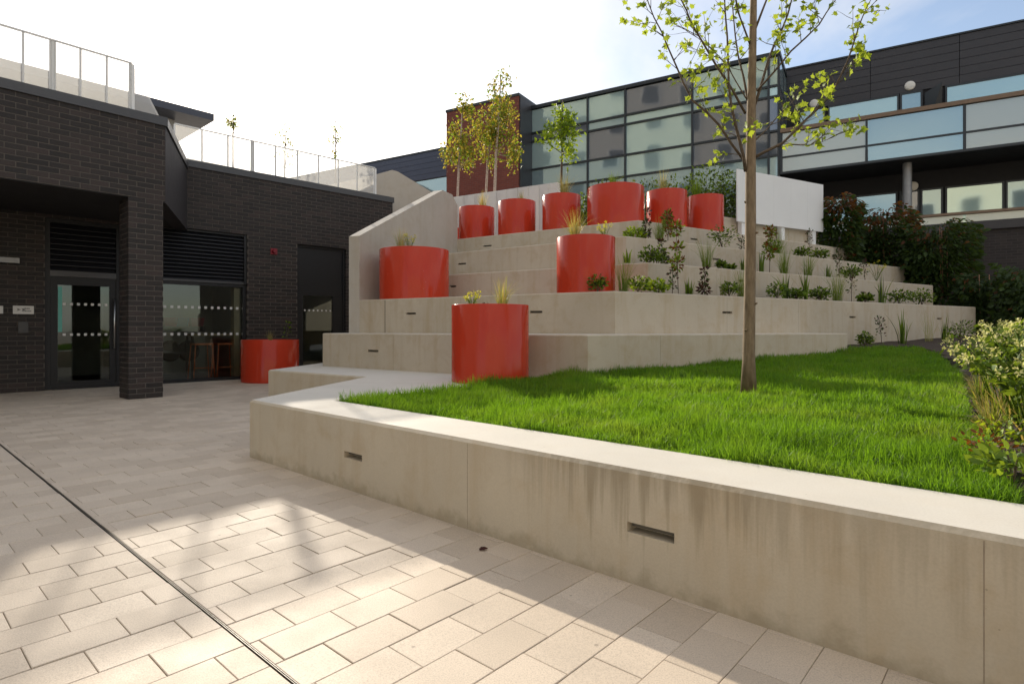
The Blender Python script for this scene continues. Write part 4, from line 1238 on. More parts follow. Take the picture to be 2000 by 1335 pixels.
# blue clad building far left of it
FB = gframe(22.2)
bb = empty('blue_clad_building', FB.pt(FB.s_at(790), -2, 2.0), 'low blue grey clad building beyond the concrete stair wall', 'building')
a, b = FB.s_at(560), FB.s_at(905)
zt_ = FB.z_at(800, 304); zb_ = FB.z_at(850, 347)
npl = 5
for k in range(npl):
    z0 = zb_ + (zt_ - zb_) * k / npl; z1 = zb_ + (zt_ - zb_) * (k + 1) / npl
    mb = MB(); mb.fbox(FB, a, b, -0.05, 0, z0 + 0.006, z1 - 0.006); mb.build('cladding_plank', M['clad_blue'], bb)
mb = MB(); mb.fbox(FB, a, b, -0.06, -0.02, 3.5, zb_ - 0.05); mb.build('window_band', M['glass_mid'], bb)
mb = MB(); mb.fbox(FB, a, b, -5, -0.065, 3.5, zt_ - 0.01); mb.build('core', M['room'], bb)
mb = MB(); mb.fbox(FB, a, b, -0.4, 0.03, zt_, zt_ + 0.08); mb.build('roof_edge', M['mullion'], bb)

# dark clad building with balconies
db = empty('dark_clad_building', FD.pt(FD.s_at(1800), -2, 0.0), 'dark clad building with glass fronted balcony on the right', 'building')
RD_ = 9.72
a, b = FD.s_at(1533), FD.s_at(2650)
zwh = 8.28
cutu = [1533, 1700, 1874, 2080, 2330, 2650]
nrow = 6
for r in range(nrow):
    z0 = zwh + (RD_ - zwh) * r / nrow; z1 = zwh + (RD_ - zwh) * (r + 1) / nrow
    for i in range(len(cutu) - 1):
        mb = MB(); mb.fbox(FD, FD.s_at(cutu[i]) + 0.008, FD.s_at(cutu[i + 1]) - 0.008, -0.05, 0, z0 + 0.006, z1 - 0.006); mb.build('cladding_plank', M['clad'], db)
mb = MB(); mb.fbox(FD, a, b, -6, -0.051, 1.0, RD_ - 0.01); mb.build('core', M['soffit'], db)
mb = MB(); mb.fbox(FD, a, b, -0.4, 0.04, RD_, RD_ + 0.05); mb.build('roof_edge', M['mullion'], db)
def win(u0, u1, z0, z1, glassm, inner=None, parent=db, fr=FD):
    a, b = fr.s_at(u0), fr.s_at(u1)
    w = frame_bars('window', fr, a, b, z0, z1, 0.05, -0.05, 0.004, M['mullion'], parent)
    pane(fr, a + 0.05, b - 0.05, -0.02, z0 + 0.05, z1 - 0.05, M[glassm], w)
    return w
for (u0, u1, g_) in ((1560, 1612, 'glass_mid'), (1617, 1756, 'glass_pale'), (1758, 1802, 'glass_mid'), (1846, 2060, 'glass_pale'), (2062, 2300, 'glass_mid')): win(u0, u1, 6.0, zwh, g_)
for (u0, u1, g_) in ((1560, 1668, 'glass_mid'), (1670, 1753, 'glass_mid'), (1757, 1796, 'glass_dark'), (1798, 1842, 'glass_mid'), (1846, 1962, 'glass_pale'), (1964, 2200, 'glass_mid')): win(u0, u1, 3.6, 5.27, g_)
# opened vent window
a0 = FD.s_at(1806); b0 = FD.s_at(1838)
mb = MB(); mb.hexa([FD.pt(a0, 0.01, 6.9), FD.pt(b0, 0.01, 6.9), FD.pt(b0, -0.03, 6.9), FD.pt(a0, -0.03, 6.9), FD.pt(a0, 0.01 + 0.0, zwh - 0.12), FD.pt(b0, 0.35, zwh + 0.02), FD.pt(b0, 0.31, zwh + 0.02), FD.pt(a0, -0.03, zwh - 0.12)]); mb.build('open_vent', M['mullion'], db)
# balcony
mb = MB(); s0_, s1_ = FG.s_at(1524), FG.s_at(2600)
mb.fbox(FG, s0_, s1_, -1.88, -0.08, 5.80, 5.98); mb.build('balcony_slab', M['soffit'], db)
bm = [1526, 1692.5, 1884, 2115, 2390]
for i in range(len(bm)):
    s_ = FG.s_at(bm[i]); mb = MB(); mb.fbox(FG, s_ - 0.03, s_ + 0.03, -0.07, 0.012, 5.80, 7.05); mb.build('balcony_post', M['mullion'], db)
gl = ['glass_white', 'glass_mid', 'glass_white', 'glass_white', 'glass_white']
for i in range(len(bm) - 1):
    a, b = FG.s_at(bm[i]) + 0.035, FG.s_at(bm[i + 1]) - 0.035
    for z0, z1 in ((5.86, 6.27), (6.33, 7.03)):
        mb = MB(); mb.fbox(FG, a, b, -0.04, -0.015, z0, z1); mb.build('balustrade_pane', M[gl[i]], db)
mb = MB(); mb.fbox(FG, s0_, s1_, -0.06, 0.01, 6.275, 6.325); mb.build('mid_rail', M['mullion'], db)
mb = MB(); mb.fbox(FG, s0_, s1_, -0.06, 0.015, 5.785, 5.855); mb.build('bottom_rail', M['mullion'], db)
mb = MB(); mb.fbox(FG, s0_, s1_, -0.10, 0.05, 7.055, 7.17); mb.build('handrail', M['rail_wood'], db)
# lower balcony
mb = MB(); mb.fbox(FG, s0_, s1_, -0.08, 0.04, 4.10, 4.17); mb.build('handrail', M['rail_wood'], db)
for i in range(len(bm) - 1):
    a, b = FG.s_at(bm[i]) + 0.035, FG.s_at(bm[i + 1]) - 0.035
    mb = MB(); mb.fbox(FG, a, b, -0.04, -0.02, 3.90, 4.09); mb.build('balustrade_pane', M['glass_white'], db)
mb = MB(); mb.fbox(FG, s0_, s1_, -1.88, 0.02, 3.66, 3.89); mb.build('balcony_slab', M['clad'], db)
mb = MB(); mb.fbox(FG, s0_ - 3, s1_, -1.86, -0.05, -0.3, 3.655); mb.build('base_wall', M['base_brick'], db)
mb = MB(); s_ = FG.s_at(1772, -0.6); c = FG.pt(s_, -0.6, 0); mb.tube([(c.x, c.y, 3.89), (c.x, c.y, 5.80)], 0.115, 24); mb.build('column', M['galv'], db, smooth=True, sharp=50)
for i, (u, v) in enumerate(((1777, 168), (1590, 203), (1783, 364))):
    c = FD.pt(FD.s_at(u), 0.0, FD.z_at(u, v)); ex3 = Vector((FD.ex.x, FD.ex.y, 0)); ey3 = Vector((FD.ey.x, FD.ey.y, 0)); up = Vector((0, 0, 1))
    mb = MB(); N = 28; rings = []
    for rr, dd in ((0.14, 0.005), (0.14, 0.03), (0.11, 0.055), (0.05, 0.065)): rings += [c + (ex3 * math.cos(t) + up * math.sin(t)) * rr + ey3 * dd for t in [2 * math.pi * k / N for k in range(N)]]
    mb.add(rings, [(q * N + k, q * N + (k + 1) % N, (q + 1) * N + (k + 1) % N, (q + 1) * N + k) for q in range(3) for k in range(N)] + [tuple(range(3 * N, 4 * N))])
    tag(mb.build('bulkhead_lamp', M['lampw'], smooth=True), ['round cream wall lamp above the balcony, right of the tree', 'round cream wall lamp behind the tree branches', 'round wall lamp in the shade of the lower balcony'][i], 'lamp', 'round wall lamps')

# white balustrade screens on the terrace
FT = Frame(at(990, 368, 14.4).xy, -GD, -GN)
e = empty('terrace_screen', FT.pt(FT.s_at(990), 0, 3.1), 'long white panelled screen behind the row of red planters', 'screen', 'white terrace screens')
ua = [885, 906, 927, 948, 969, 990, 1011, 1032, 1053, 1072, 1090]
for i in range(len(ua) - 1):
    mb = MB(); mb.fbox(FT, FT.s_at(ua[i]) + 0.006, FT.s_at(ua[i + 1]) - 0.006, -0.03, 0, 3.35, 4.46); mb.build('panel', M['mesh_dense'], e)
mb = MB(); mb.fbox(FT, FT.s_at(ua[0]), FT.s_at(ua[-1]), -0.06, -0.035, 3.3, 4.47)
mb = MB()
for u in ua[::2]:
    s_ = FT.s_at(u); mb.fbox(FT, s_ - 0.02, s_ + 0.02, -0.08, -0.035, ZT[5], 4.44)
mb.build('posts', M['white'], e)
PA, PB = at(1440, 328, 12.7).xy, at(1608, 360, 14.1).xy
FS = Frame(PA, PB - PA, Vector(((PB - PA).y, -(PB - PA).x))); LS = (PB - PA).length
e = empty('terrace_screen', FS.pt(LS / 2, 0, 3.0), 'large white screen panel at the right end of the top tier', 'screen', 'white terrace screens')
np_ = 5
for i in range(np_):
    mb = MB(); mb.fbox(FS, LS * i / np_ + 0.001, LS * (i + 1) / np_ - 0.001, -0.03, 0, 3.36, 4.50); mb.build('panel', M['white'], e)
for t in (0.06, 0.5, 0.88):
    mb = MB(); mb.fbox(FS, LS * t, LS * t + 0.12, -0.14, -0.032, ZT[5] + 0.02, 3.7); mb.build('bracket', M['white'], e)
mb = MB(); mb.fbox(FS, -0.25, LS + 0.1, -0.45, -0.18, ZT[5] - 0.02, 3.47); tag(mb.build('concrete_upstand', M['conc']), 'low concrete upstand behind the large white screen panel', 'wall')
mb = MB(); mb.fbox(FS, LS * 0.72, LS + 0.02, -1.0, -0.97, 3.5, 4.62); mb.build('return_panel', M['white'], e)

# ------------------------------------------------------------------ neighbouring apartment blocks beside and behind the camera (seen mirrored in the glass)
def block(name, O, ex, L, Ht, depth, label, st=3.0, nb=3.2):
    ex = Vector(ex).normalized(); ey = Vector((ex.y, -ex.x))
    fr = Frame(O, ex, ey)
    e = empty(name, fr.pt(L / 2, -depth / 2, 0), label, 'building', 'pale rendered neighbour blocks')
    mb = MB(); mb.fbox(fr, 0, L, -depth, 0, 0, Ht); mb.build('wall', M['far_render'], e)
    nw = int(L / nb); ns = int(Ht / st)
    for i in range(nw):
        for j in range(ns):
            s_ = (i + 0.5) * L / nw; z = j * st + 0.9
            w = frame_bars('window', fr, s_ - 0.75, s_ + 0.75, z, z + 1.6, 0.07, 0.002, 0.05, M['white'], e)
            mb = MB(); mb.fbox(fr, s_ - 0.68, s_ + 0.68, 0.003, 0.02, z + 0.07, z + 1.53); mb.build('pane', M['far_window'], w)
block('apartment_block', (-14, -12), (-0.55, 0.835), 26, 27, 8, 'pale rendered apartment block off to the left, mirrored in the glass facade')
block('apartment_block', (24, -17), (-1, 0.02), 30, 13, 8, 'pale rendered apartment block across the courtyard, mirrored in the red planters')

# ------------------------------------------------------------------ plants
def leaf_poly(kind):
    if kind == 'maple':
        pts = [(0, 0), (0.16, 0.05), (0.42, -0.02), (0.36, 0.18), (0.62, 0.38), (0.36, 0.46), (0.30, 0.62), (0.14, 0.58), (0, 1.0)]
        pts = pts + [(-x, y) for x, y in reversed(pts[1:-1])]
        return pts
    if kind == 'oval': return [(0, 0), (0.24, 0.3), (0.22, 0.65), (0, 1.0), (-0.22, 0.65), (-0.24, 0.3)]
    if kind == 'lance': return [(0, 0), (0.10, 0.3), (0, 1.0), (-0.10, 0.3)]
def add_leaf(mb, p, d, nrm, size, kind='oval', mi=0, cup=0.12):
    d = Vector(d).normalized(); n_ = Vector(nrm); n_ = (n_ - d * n_.dot(d))
    if n_.length < 1e-4: n_ = d.orthogonal()
    n_.normalize(); s_ = d.cross(n_)
    pts = leaf_poly(kind)
    vs = [Vector(p) + d * (y * size) + s_ * (x * size) + n_ * (abs(x) * cup * size - y * y * 0.15 * size) for x, y in pts]
    k = len(vs)
    if kind == 'maple':
        c = Vector(p) + d * (0.3 * size)
        mb.add([c] + vs, [(0, i + 1, (i + 1) % k + 1) for i in range(k)], mi)
    else: mb.add(vs, [tuple(range(k))], mi)
def rvec(): 
    v = Vector((rnd.gauss(0, 1), rnd.gauss(0, 1), rnd.gauss(0, 1))); return v.normalized()
def blade(mb, p, az, L, w, lean, mi=0, seg=4):
    d = Vector((math.cos(az), math.sin(az), 0)); s_ = Vector((-d.y, d.x, 0)); ph = rnd.uniform(-0.8, 0.8); s_ = (s_ * math.cos(ph) + d * math.sin(ph))
    vs, cur, ang = [], Vector(p), lean * 0.25
    for i in range(seg + 1):
        ww = w * (1 - (i / seg) ** 1.6) * 0.5 + 0.0004
        vs += [cur - s_ * ww, cur + s_ * ww]
        cur = cur + (d * math.sin(ang) + Vector((0, 0, math.cos(ang)))) * (L / seg); ang += lean / seg * 1.3
    mb.add(vs, [(2 * i, 2 * i + 1, 2 * i + 3, 2 * i + 2) for i in range(seg)], mi)

def p_tuft(c, h, mats=('leaf_pale', 'leaf_straw'), n=110, lean=0.7, w=0.004):
    mb = MB()
    for i in range(n):
        a = rnd.uniform(0, 6.28); r = rnd.random() ** 0.5 * h * 0.12
        blade(mb, (c[0] + r * math.cos(a), c[1] + r * math.sin(a), c[2] - 0.01), a + rnd.gauss(0, 0.5), h * rnd.uniform(0.5, 1.08), w * rnd.uniform(0.7, 1.3), abs(rnd.gauss(0, lean)), 0 if rnd.random() < 0.65 else 1)
    return mb, [M[m] for m in mats]
def p_iris(c, h, mats=('leaf', 'leaf_dark'), n=16):
    mb = MB()
    for i in range(n):
        a = rnd.uniform(0, 6.28); r = rnd.uniform(0, 0.06)
        blade(mb, (c[0] + r * math.cos(a), c[1] + r * math.sin(a), c[2] - 0.01), a, h * rnd.uniform(0.55, 1.05), 0.03 * rnd.uniform(0.7, 1.2), abs(rnd.gauss(0.1, 0.28)), 0 if rnd.random() < 0.7 else 1)
    return mb, [M[m] for m in mats]
def p_shrub(c, h, mats=('leaf', 'leaf_dark'), n=230, ls=0.055, spread=0.55, kind='oval'):
    mb = MB(); c = Vector(c)
    for i in range(max(4, n // 26)):
        a = rnd.uniform(0, 6.28); tipv = c + Vector((math.cos(a) * spread * h * 0.6, math.sin(a) * spread * h * 0.6, h * rnd.uniform(0.55, 0.95)))
        mb.tube([c - Vector((0, 0, 0.01)), c.lerp(tipv, 0.5) + Vector((0, 0, 0.05 * h)), tipv], [0.004, 0.003, 0.0015], 5, 2)
    for i in range(n):
        d = rvec(); rr = rnd.random() ** 0.55
        p = c + Vector((d.x * spread * h * rr, d.y * spread * h * rr, h * 0.5 + d.z * h * 0.46 * rr))
        add_leaf(mb, p, Vector((d.x, d.y, rnd.uniform(-0.3, 0.9))), rvec() + Vector((0, 0, 0.8)), ls * rnd.uniform(0.6, 1.2), kind, 0 if rnd.random() < 0.65 else 1)
    return mb, [M[m] for m in mats] + [M['twig']]
def p_sapling(c, h, mats=('leaf_burg', 'leaf_bronze'), n=60, ls=0.045, clusters=None):
    mb = MB(); c = Vector(c); lean = Vector((rnd.gauss(0, 0.06), rnd.gauss(0, 0.05), 0))
    top = c + Vector((0, 0, h)) + lean * h
    pts_ = [c - Vector((0, 0, 0.01)), c.lerp(top, 0.4) + Vector((rnd.gauss(0, 0.01), 0, 0)), c.lerp(top, 0.75), top]
    mb.tube(pts_, [0.006, 0.005, 0.0035, 0.002], 6, 2)
    cl = clusters or [(0.35, 0.07, 0.25), (0.6, 0.08, 0.35), (0.85, 0.06, 0.4)]
    for (t, r, share) in cl:
        cc = c.lerp(top, t)
        for i in range(int(n * share)):
            d = rvec(); p = cc + d * r * rnd.random() ** 0.5
            if rnd.random() < 0.35: mb.tube([cc, p], [0.0015, 0.001], 4, 2, cap=False)
            add_leaf(mb, p, d + Vector((0, 0, 0.3)), rvec(), ls * rnd.uniform(0.6, 1.2), 'oval', 0 if rnd.random() < 0.6 else 1)
    return mb, [M[m] for m in mats] + [M['twig']]
def p_euph(c, h):
    mb = MB(); c = Vector(c)
    for i in range(9):
        a = rnd.uniform(0, 6.28); t = c + Vector((math.cos(a) * h * 0.35, math.sin(a) * h * 0.35, h * rnd.uniform(0.6, 1)))
        mb.tube([c, c.lerp(t, 0.5) + Vector((0, 0, 0.03)), t], [0.003, 0.003, 0.002], 5, 0)
        for k in range(10): q = c.lerp(t, rnd.uniform(0.3, 0.9)); add_leaf(mb, q, rvec() + Vector((0, 0, .4)), rvec(), 0.03, 'lance', 0)
        for k in range(16): q = t + rvec() * 0.025; add_leaf(mb, q, rvec() + Vector((0, 0, .5)), rvec(), 0.02, 'oval', 1)
    return mb, [M['leaf'], M['yellow']]
def put(name, res, label, cat='plant', group=None, origin=None):
    mb, mats = res
    return tag(mb.build(name, mats, origin=origin), label, cat, group)

ORD = ['first', 'second', 'third', 'fourth', 'fifth', 'sixth', 'seventh', 'eighth', 'ninth', 'tenth', 'eleventh', 'twelfth', 'thirteenth', 'fourteenth', 'fifteenth', 'sixteenth', 'seventeenth', 'eighteenth', 'nineteenth', 'twentieth', 'twenty-first', 'twenty-second']
def edge_pt(k, u, back=0.22):
    Lp, Mp, Rp, nl, nr = tier_edges[k]
    d = (Rp - Mp).normalized()
    p = u_on_line(u, Mp + nr * back, d)
    return (p.x, p.y, ZT[k] + 0.01)
KIND = {
 'grass': ('grass_tuft', lambda c, h: p_tuft(c, h, ('leaf', 'leaf_pale'), 120, 0.5), 'upright green grass tuft'),
 'wispy': ('grass_tuft', lambda c, h: p_tuft(c, h, ('leaf_pale', 'leaf_straw'), 36, 0.45, 0.003), 'wispy pale grass tuft'),
 'iris': ('iris_clump', lambda c, h: p_iris(c, h), 'spiky sword leaved clump'),
 'shrub': ('small_shrub', lambda c, h: p_shrub(c, h), 'small leafy green shrub'),
 'dark': ('small_shrub', lambda c, h: p_shrub(c, h, ('leaf', 'leaf_dark'), 260, 0.05), 'small dark green shrub'),
 'lime': ('lime_clump', lambda c, h: p_shrub(c, h, ('leaf_lime', 'leaf'), 260, 0.065, 0.85), 'bright lime green clump'),
 'burg': ('burgundy_shrub', lambda c, h: p_sapling(c, h, ('leaf_burg', 'leaf_dark'), 150, 0.055, [(0.22, 0.08, 0.55), (0.5, 0.05, 0.25), (0.85, 0.04, 0.2)]), 'dark burgundy upright shrub'),
 'tall': ('sapling', lambda c, h: p_sapling(c, h, ('leaf', 'leaf_bronze'), 260, 0.06, [(0.42, 0.10, 0.4), (0.62, 0.07, 0.2), (0.86, 0.09, 0.4)]), 'tall thin sapling with leafy clusters'),
 'twiggy': ('twiggy_shrub', lambda c, h: p_sapling(c, h, ('leaf_dark', 'leaf_burg'), 60, 0.045), 'sparse twiggy burgundy plant'),
 'low': ('low_groundcover', lambda c, h: p_shrub(c, h, ('leaf', 'leaf_dark'), 300, 0.06, 0.7), 'low spreading green plant'),
 'flower': ('flowering_plant', lambda c, h: p_euph(c, h), 'yellow flowering plant'),
}
PL_ = {2: [(1153, 'burg0', 0.16), (1218, 'grass', 0.36), (1246, 'dark', 0.17), (1284, 'lime', 0.15), (1313, 'twiggy', 0.32), (1325, 'tall', 0.95), (1345, 'iris', 0.2), (1376, 'burg', 0.30), (1424, 'dark', 0.16), (1448, 'grass', 0.36), (1412, 'wispy', 0.24), (1518, 'shrub', 0.2), (1535, 'iris', 0.38), (1556, 'low', 0.13), (1574, 'iris', 0.40), (1601, 'low', 0.16), (1635, 'grass', 0.46), (1663, 'twiggy', 0.52), (1690, 'low', 0.12), (1722, 'iris', 0.42), (1757, 'low', 0.22), (1800, 'low', 0.24)],
       3: [(1225, 'iris', 0.15), (1268, 'dark', 0.2), (1284, 'shrub', 0.2), (1300, 'burg', 0.3), (1380, 'grass', 0.40), (1409, 'shrub', 0.1), (1428, 'dark', 0.08), (1451, 'iris', 0.2), (1486, 'iris', 0.3), (1503, 'tall', 0.75), (1532, 'grass', 0.42), (1578, 'grass', 0.38), (1616, 'iris', 0.22), (1640, 'twiggy', 0.35), (1662, 'low', 0.2), (1690, 'twiggy', 0.4), (1712, 'flower', 0.3)],
       4: [(1241, 'lime', 0.16), (1260, 'burg', 0.4), (1288, 'grass', 0.34), (1304, 'tall', 0.5), (1412, 'shrub', 0.34), (1447, 'twiggy', 0.26), (1508, 'shrub', 0.22), (1520, 'grass', 0.4), (1566, 'low', 0.16), (1582, 'twiggy', 0.6), (1600, 'low', 0.18)]}
for k, lst in PL_.items():
    lst = sorted(lst, key=lambda t: t[0])
    for i, (u, kd, h) in enumerate(lst):
        if kd == 'burg0': kd = 'dark'
        nm, fn_, desc = KIND[kd]
        cpos = edge_pt(k, u, rnd.uniform(0.16, 0.34))
        if u == 1153: cpos = (POT['mid'][0] + 0.1, POT['mid'][1] - 0.43, ZT[2] + 0.01)
        put(nm, fn_(cpos, h * (1.12 if kd in ('tall', 'twiggy') else 1.4)), '%s, %s plant from the left on the %s tier' % (desc, ORD[i], {2: 'second', 3: 'third', 4: 'fourth'}[k]), 'plant', 'plants on the tiers')

# plants in the planters
def in_pot(key, dx, dy, fn_, label, name='grass_tuft'):
    x, y, z = POT[key]; put(name, fn_((x + dx, y + dy, z)), label, 'plant', 'plants in the red planters')
straw = lambda h, n=150: (lambda c: p_tuft(c, h, ('leaf_straw', 'leaf_pale'), n, 0.62, 0.0035))
green = lambda h, n=110: (lambda c: p_tuft(c, h, ('leaf', 'leaf_lime'), n, 0.5, 0.008))
in_pot('front', 0.13, 0.02, lambda c: p_tuft(c, 0.37, ('leaf_pale', 'leaf_straw'), 150, 0.55, 0.0035), 'feathery pale grass in the front planter')
in_pot('front', -0.20, 0.05, lambda c: p_euph(c, 0.21), 'small yellow flowering plant in the front planter', 'flowering_plant')
in_pot('front', -0.03, -0.05, lambda c: p_shrub(c, 0.08, ('leaf_burg', 'leaf_dark'), 40, 0.025), 'tiny dark plant between the two in the front planter', 'small_shrub')
in_pot('left', -0.2, -0.1, straw(0.42), 'straw coloured grass in the wide planter by the side wall')
in_pot('left', -0.06, -0.05, lambda c: p_euph(c, 0.30), 'yellowish plant in the wide planter by the side wall', 'flowering_plant')
in_pot('mid', -0.16, -0.05, straw(0.46, 190), 'arching straw grass in the planter near the corner')
in_pot('mid', 0.26, 0.0, lambda c: p_euph(c, 0.24), 'yellow orange flowering plant at the rim of the planter near the corner', 'flowering_plant')
in_pot('court', 0.02, -0.05, straw(0.25, 90), 'dry grass in the planter against the brick wall')
in_pot('court', 0.28, 0.1, lambda c: p_sapling(c, 0.42, ('leaf_dark', 'leaf'), 60, 0.05), 'thin green sapling in the planter against the brick wall', 'sapling')
in_pot('r1', 0.14, -0.1, straw(0.44), 'grass in the leftmost planter of the top row')
in_pot('r2', 0.1, -0.1, straw(0.32, 110), 'dry grass in the second planter of the top row')
in_pot('r3', 0.06, -0.1, straw(0.55, 230), 'big straw grass in the third planter of the top row')
in_pot('r4', -0.02, 0.1, green(0.42, 150), 'green and straw grass in the widest planter of the top row')
in_pot('r4', 0.32, -0.05, straw(0.3, 80), 'thin straw grass at the right of the widest planter')
in_pot('r5', -0.08, -0.05, straw(0.5), 'straw grass in the second planter from the right')
in_pot('r6', -0.22, -0.1, green(0.55, 110), 'fresh green grass in the rightmost planter')

# ---- trees
def crown_cloud(mb, c, rad, n, ls, kind='oval', nclump=16, taper=1.0, mi=(0, 1)):
    c = Vector(c); cl = []
    for i in range(nclump):
        d = rvec(); rr = rnd.random() ** 0.45
        z = d.z * rr
        wz = 1.0 - 0.55 * taper * max(0, z)
        cl.append(c + Vector((d.x * rad[0] * rr * wz, d.y * rad[1] * rr * wz, z * rad[2])))
    for i in range(n):
        b = rnd.choice(cl); p = b + Vector((rnd.gauss(0, rad[0] * 0.19), rnd.gauss(0, rad[1] * 0.19), rnd.gauss(0, rad[2] * 0.13)))
        add_leaf(mb, p, rvec() + Vector((0, 0, -0.4)), rvec(), ls * rnd.uniform(0.6, 1.3), kind, mi[0] if rnd.random() < 0.6 else mi[1])
    return cl
def small_tree(name, base, trunks, crown_c, rad, n, ls, mats, barkm, label, tr=0.03, cat='tree', group=None):
    e = empty(name, base, label, cat, group)
    mb = MB()
    cl_mb = MB(); cl = crown_cloud(cl_mb, crown_c, rad, n, ls)
    for (pts_, r0) in trunks:
        mb.tube([Vector(p) for p in pts_], [r0 * (1 - 0.7 * i / (len(pts_) - 1)) for i in range(len(pts_))], 8)
    axis = [Vector(p) for p in trunks[0][0]]
    for c in cl:
        t = min(axis[1:], key=lambda p: abs(p.z - (c.z - rad[2] * 0.25)))
        mb.tube([t, t.lerp(c, 0.5) + Vector((0, 0, -0.04)), c], [0.010, 0.007, 0.003], 5)
    mb.build('trunk', barkm, e, smooth=True)
    cl_mb.build('crown', mats, e)
    return e
def zpx(v, Y): return CAMZ + (H0 - v) * Y / F
def xpx(u, Y): return (u - 1000) / F * Y
Yb = 15.6
def trunk_px(uv, Y): return [(xpx(u, Y), Y, zpx(v, Y)) for u, v in uv]
small_tree('birch_tree', (xpx(893, Yb), Yb, ZT[5]), [(trunk_px([(893, 500), (893, 400), (896, 330), (900, 270), (903, 212)], Yb), 0.045)],
           (xpx(901, Yb), Yb, zpx(268, Yb)), (0.52, 0.5, 0.98), 1500, 0.085, [M['birch_leaf'], M['leaf']], M['birch_bark'], 'left slim birch with yellowing leaves in front of the red brick', group='birches on the terrace')
small_tree('birch_tree', (xpx(948, Yb + .3), Yb + .3, ZT[5]), [(trunk_px([(948, 500), (949, 385), (953, 310), (960, 240), (964, 185)], Yb + .3), 0.045)],
           (xpx(955, Yb + .3), Yb + .3, zpx(262, Yb + .3)), (0.46, 0.42, 0.95), 900, 0.085, [M['birch_leaf'], M['leaf']], M['birch_bark'], 'middle birch with leaning pale stem in front of the red brick', group='birches on the terrace')
small_tree('birch_tree', (xpx(965, Yb), Yb, ZT[5]), [(trunk_px([(965, 500), (966, 385), (969, 300), (975, 220), (978, 145)], Yb), 0.05)],
           (xpx(983, Yb), Yb, zpx(238, Yb)), (0.54, 0.5, 1.38), 2000, 0.085, [M['birch_leaf'], M['leaf']], M['birch_bark'], 'tallest birch rising above the red brick tower', group='birches on the terrace')
Yt = 13.9
small_tree('young_tree', (xpx(1096, Yt), Yt, ZT[5]), [(trunk_px([(1096, 480), (1096, 355), (1098, 300), (1098, 240), (1099, 195)], Yt), 0.035)],
           (xpx(1100, Yt), Yt, zpx(262, Yt)), (0.52, 0.5, 0.88), 950, 0.10, [M['leaf'], M['leaf_lime']], M['twig'], 'young green tree with narrow crown in front of the glass facade')
for i, (u, v0, v1, hw, lab) in enumerate(((655, 235, 330, 18, 'thin sparse tree behind the roof screen, rightmost'), (556, 240, 330, 22, 'thin sparse tree behind the roof screen, middle'), (455, 222, 262, 12, 'faint sparse tree behind the roof screen, leftmost'))):
    Yr = 19.0
    small_tree('roof_tree', (xpx(u, Yr), Yr, 3.97), [(trunk_px([(u, 470), (u, v1), (u + 1, (v0 + v1) / 2), (u, v0)], Yr), 0.03)], (xpx(u, Yr), Yr, zpx((v0 + v1) / 2, Yr)), (hw * Yr / F, 0.35, (v1 - v0) / 2 * Yr / F), 130, 0.085, [M['leaf'], M['birch_leaf']], M['twig'], lab, group='trees on the roof terrace')
put('round_shrub', p_shrub((xpx(568, 18), 18, 3.97), 1.4, ('leaf_dark', 'leaf'), 420, 0.09, 0.5), 'round shrub glimpsed through the roof screen')

# shrubs behind the top row of planters
for i, (u, Y, h, w, kd, lab) in enumerate(((1180, 14.2, 1.75, 0.30, 'leaf_dark', 'dark shrub behind the widest planter'), (1265, 14.0, 1.75, 0.4, 'leaf', 'bushy shrub rising between the widest and next planter'), (1330, 13.8, 1.75, 0.4, 'leaf', 'olive shrub behind the right hand planters'),
                                           (1385, 13.6, 2.05, 0.32, 'leaf', 'tall shrub behind the rightmost planter'), (1425, 13.4, 1.75, 0.28, 'leaf', 'green shrub between the rightmost planter and the white screen'), (1142, 14.2, 1.4, 0.3, 'leaf_dark', 'dark shrub between the third and the widest planter'))):
    c = (xpx(u, Y), Y, ZT[5])
    mb, mats = p_shrub(c, h, (kd, 'leaf_dark' if kd == 'leaf' else 'leaf'), 1300, 0.085, w)
    put('terrace_shrub', (mb, mats), lab, 'shrub', 'shrubs on the terrace')

# hedge of climbers along the right hand wall
def climber(c, h, w, n, label, bronze=0.2, ls=0.11):
    e = empty('climbing_shrub', c, label, 'shrub', 'climbing shrubs on the right')
    mb = MB(); c = Vector(c)
    for i in range(n):
        t = rnd.random() ** 0.8
        a = rnd.uniform(0, 6.28); rr = rnd.random() ** 0.5
        lump = 1 + 0.35 * mnoise.noise(Vector((c.x + t * 4, a, 2)))
        p = c + Vector((math.cos(a) * w * rr * lump, math.sin(a) * w * 0.7 * rr, t * h * (1 + 0.06 * math.sin(a * 3))))
        mi = 1 if (t > 0.8 and rnd.random() < bronze * 1.6) or rnd.random() < bronze * 0.12 else 0
        add_leaf(mb, p, Vector((math.cos(a) * 0.7, math.sin(a) * 0.7 - 0.3, rnd.uniform(-0.9, 0.2))), rvec() + Vector((0, -0.6, 0.4)), ls * rnd.uniform(0.55, 1.2), 'lance' if rnd.random() < 0.6 else 'oval', mi)
    mb.build('crown', [M['leaf_dark'], M['leaf_bronze']], e)
    for k in range(3):
        m2 = MB(); x = rnd.uniform(-w * 0.6, w * 0.6)
        m2.tube([c + Vector((x, -0.1, -0.02)), c + Vector((x * 1.05, -0.05, h * rnd.uniform(0.92, 1.05)))], 0.009, 6); m2.build('cane', M['cane'], e, smooth=True)
def clm(u, Y, v0, v1, wpx, n, label, br):
    zb_, zt_ = zpx(v1, Y), zpx(v0, Y)
    climber((xpx(u, Y), Y, zb_), zt_ - zb_, wpx / 2 * Y / F * 1.12, n * 3, label, br, 0.15)
clm(1642, 14.2, 388, 520, 66, 1000, 'bronze tipped climbing shrub beside the white screen', 0.35)
clm(1735, 14.4, 412, 560, 100, 1300, 'bronze tipped climbing shrub, second from the white screen', 0.3)
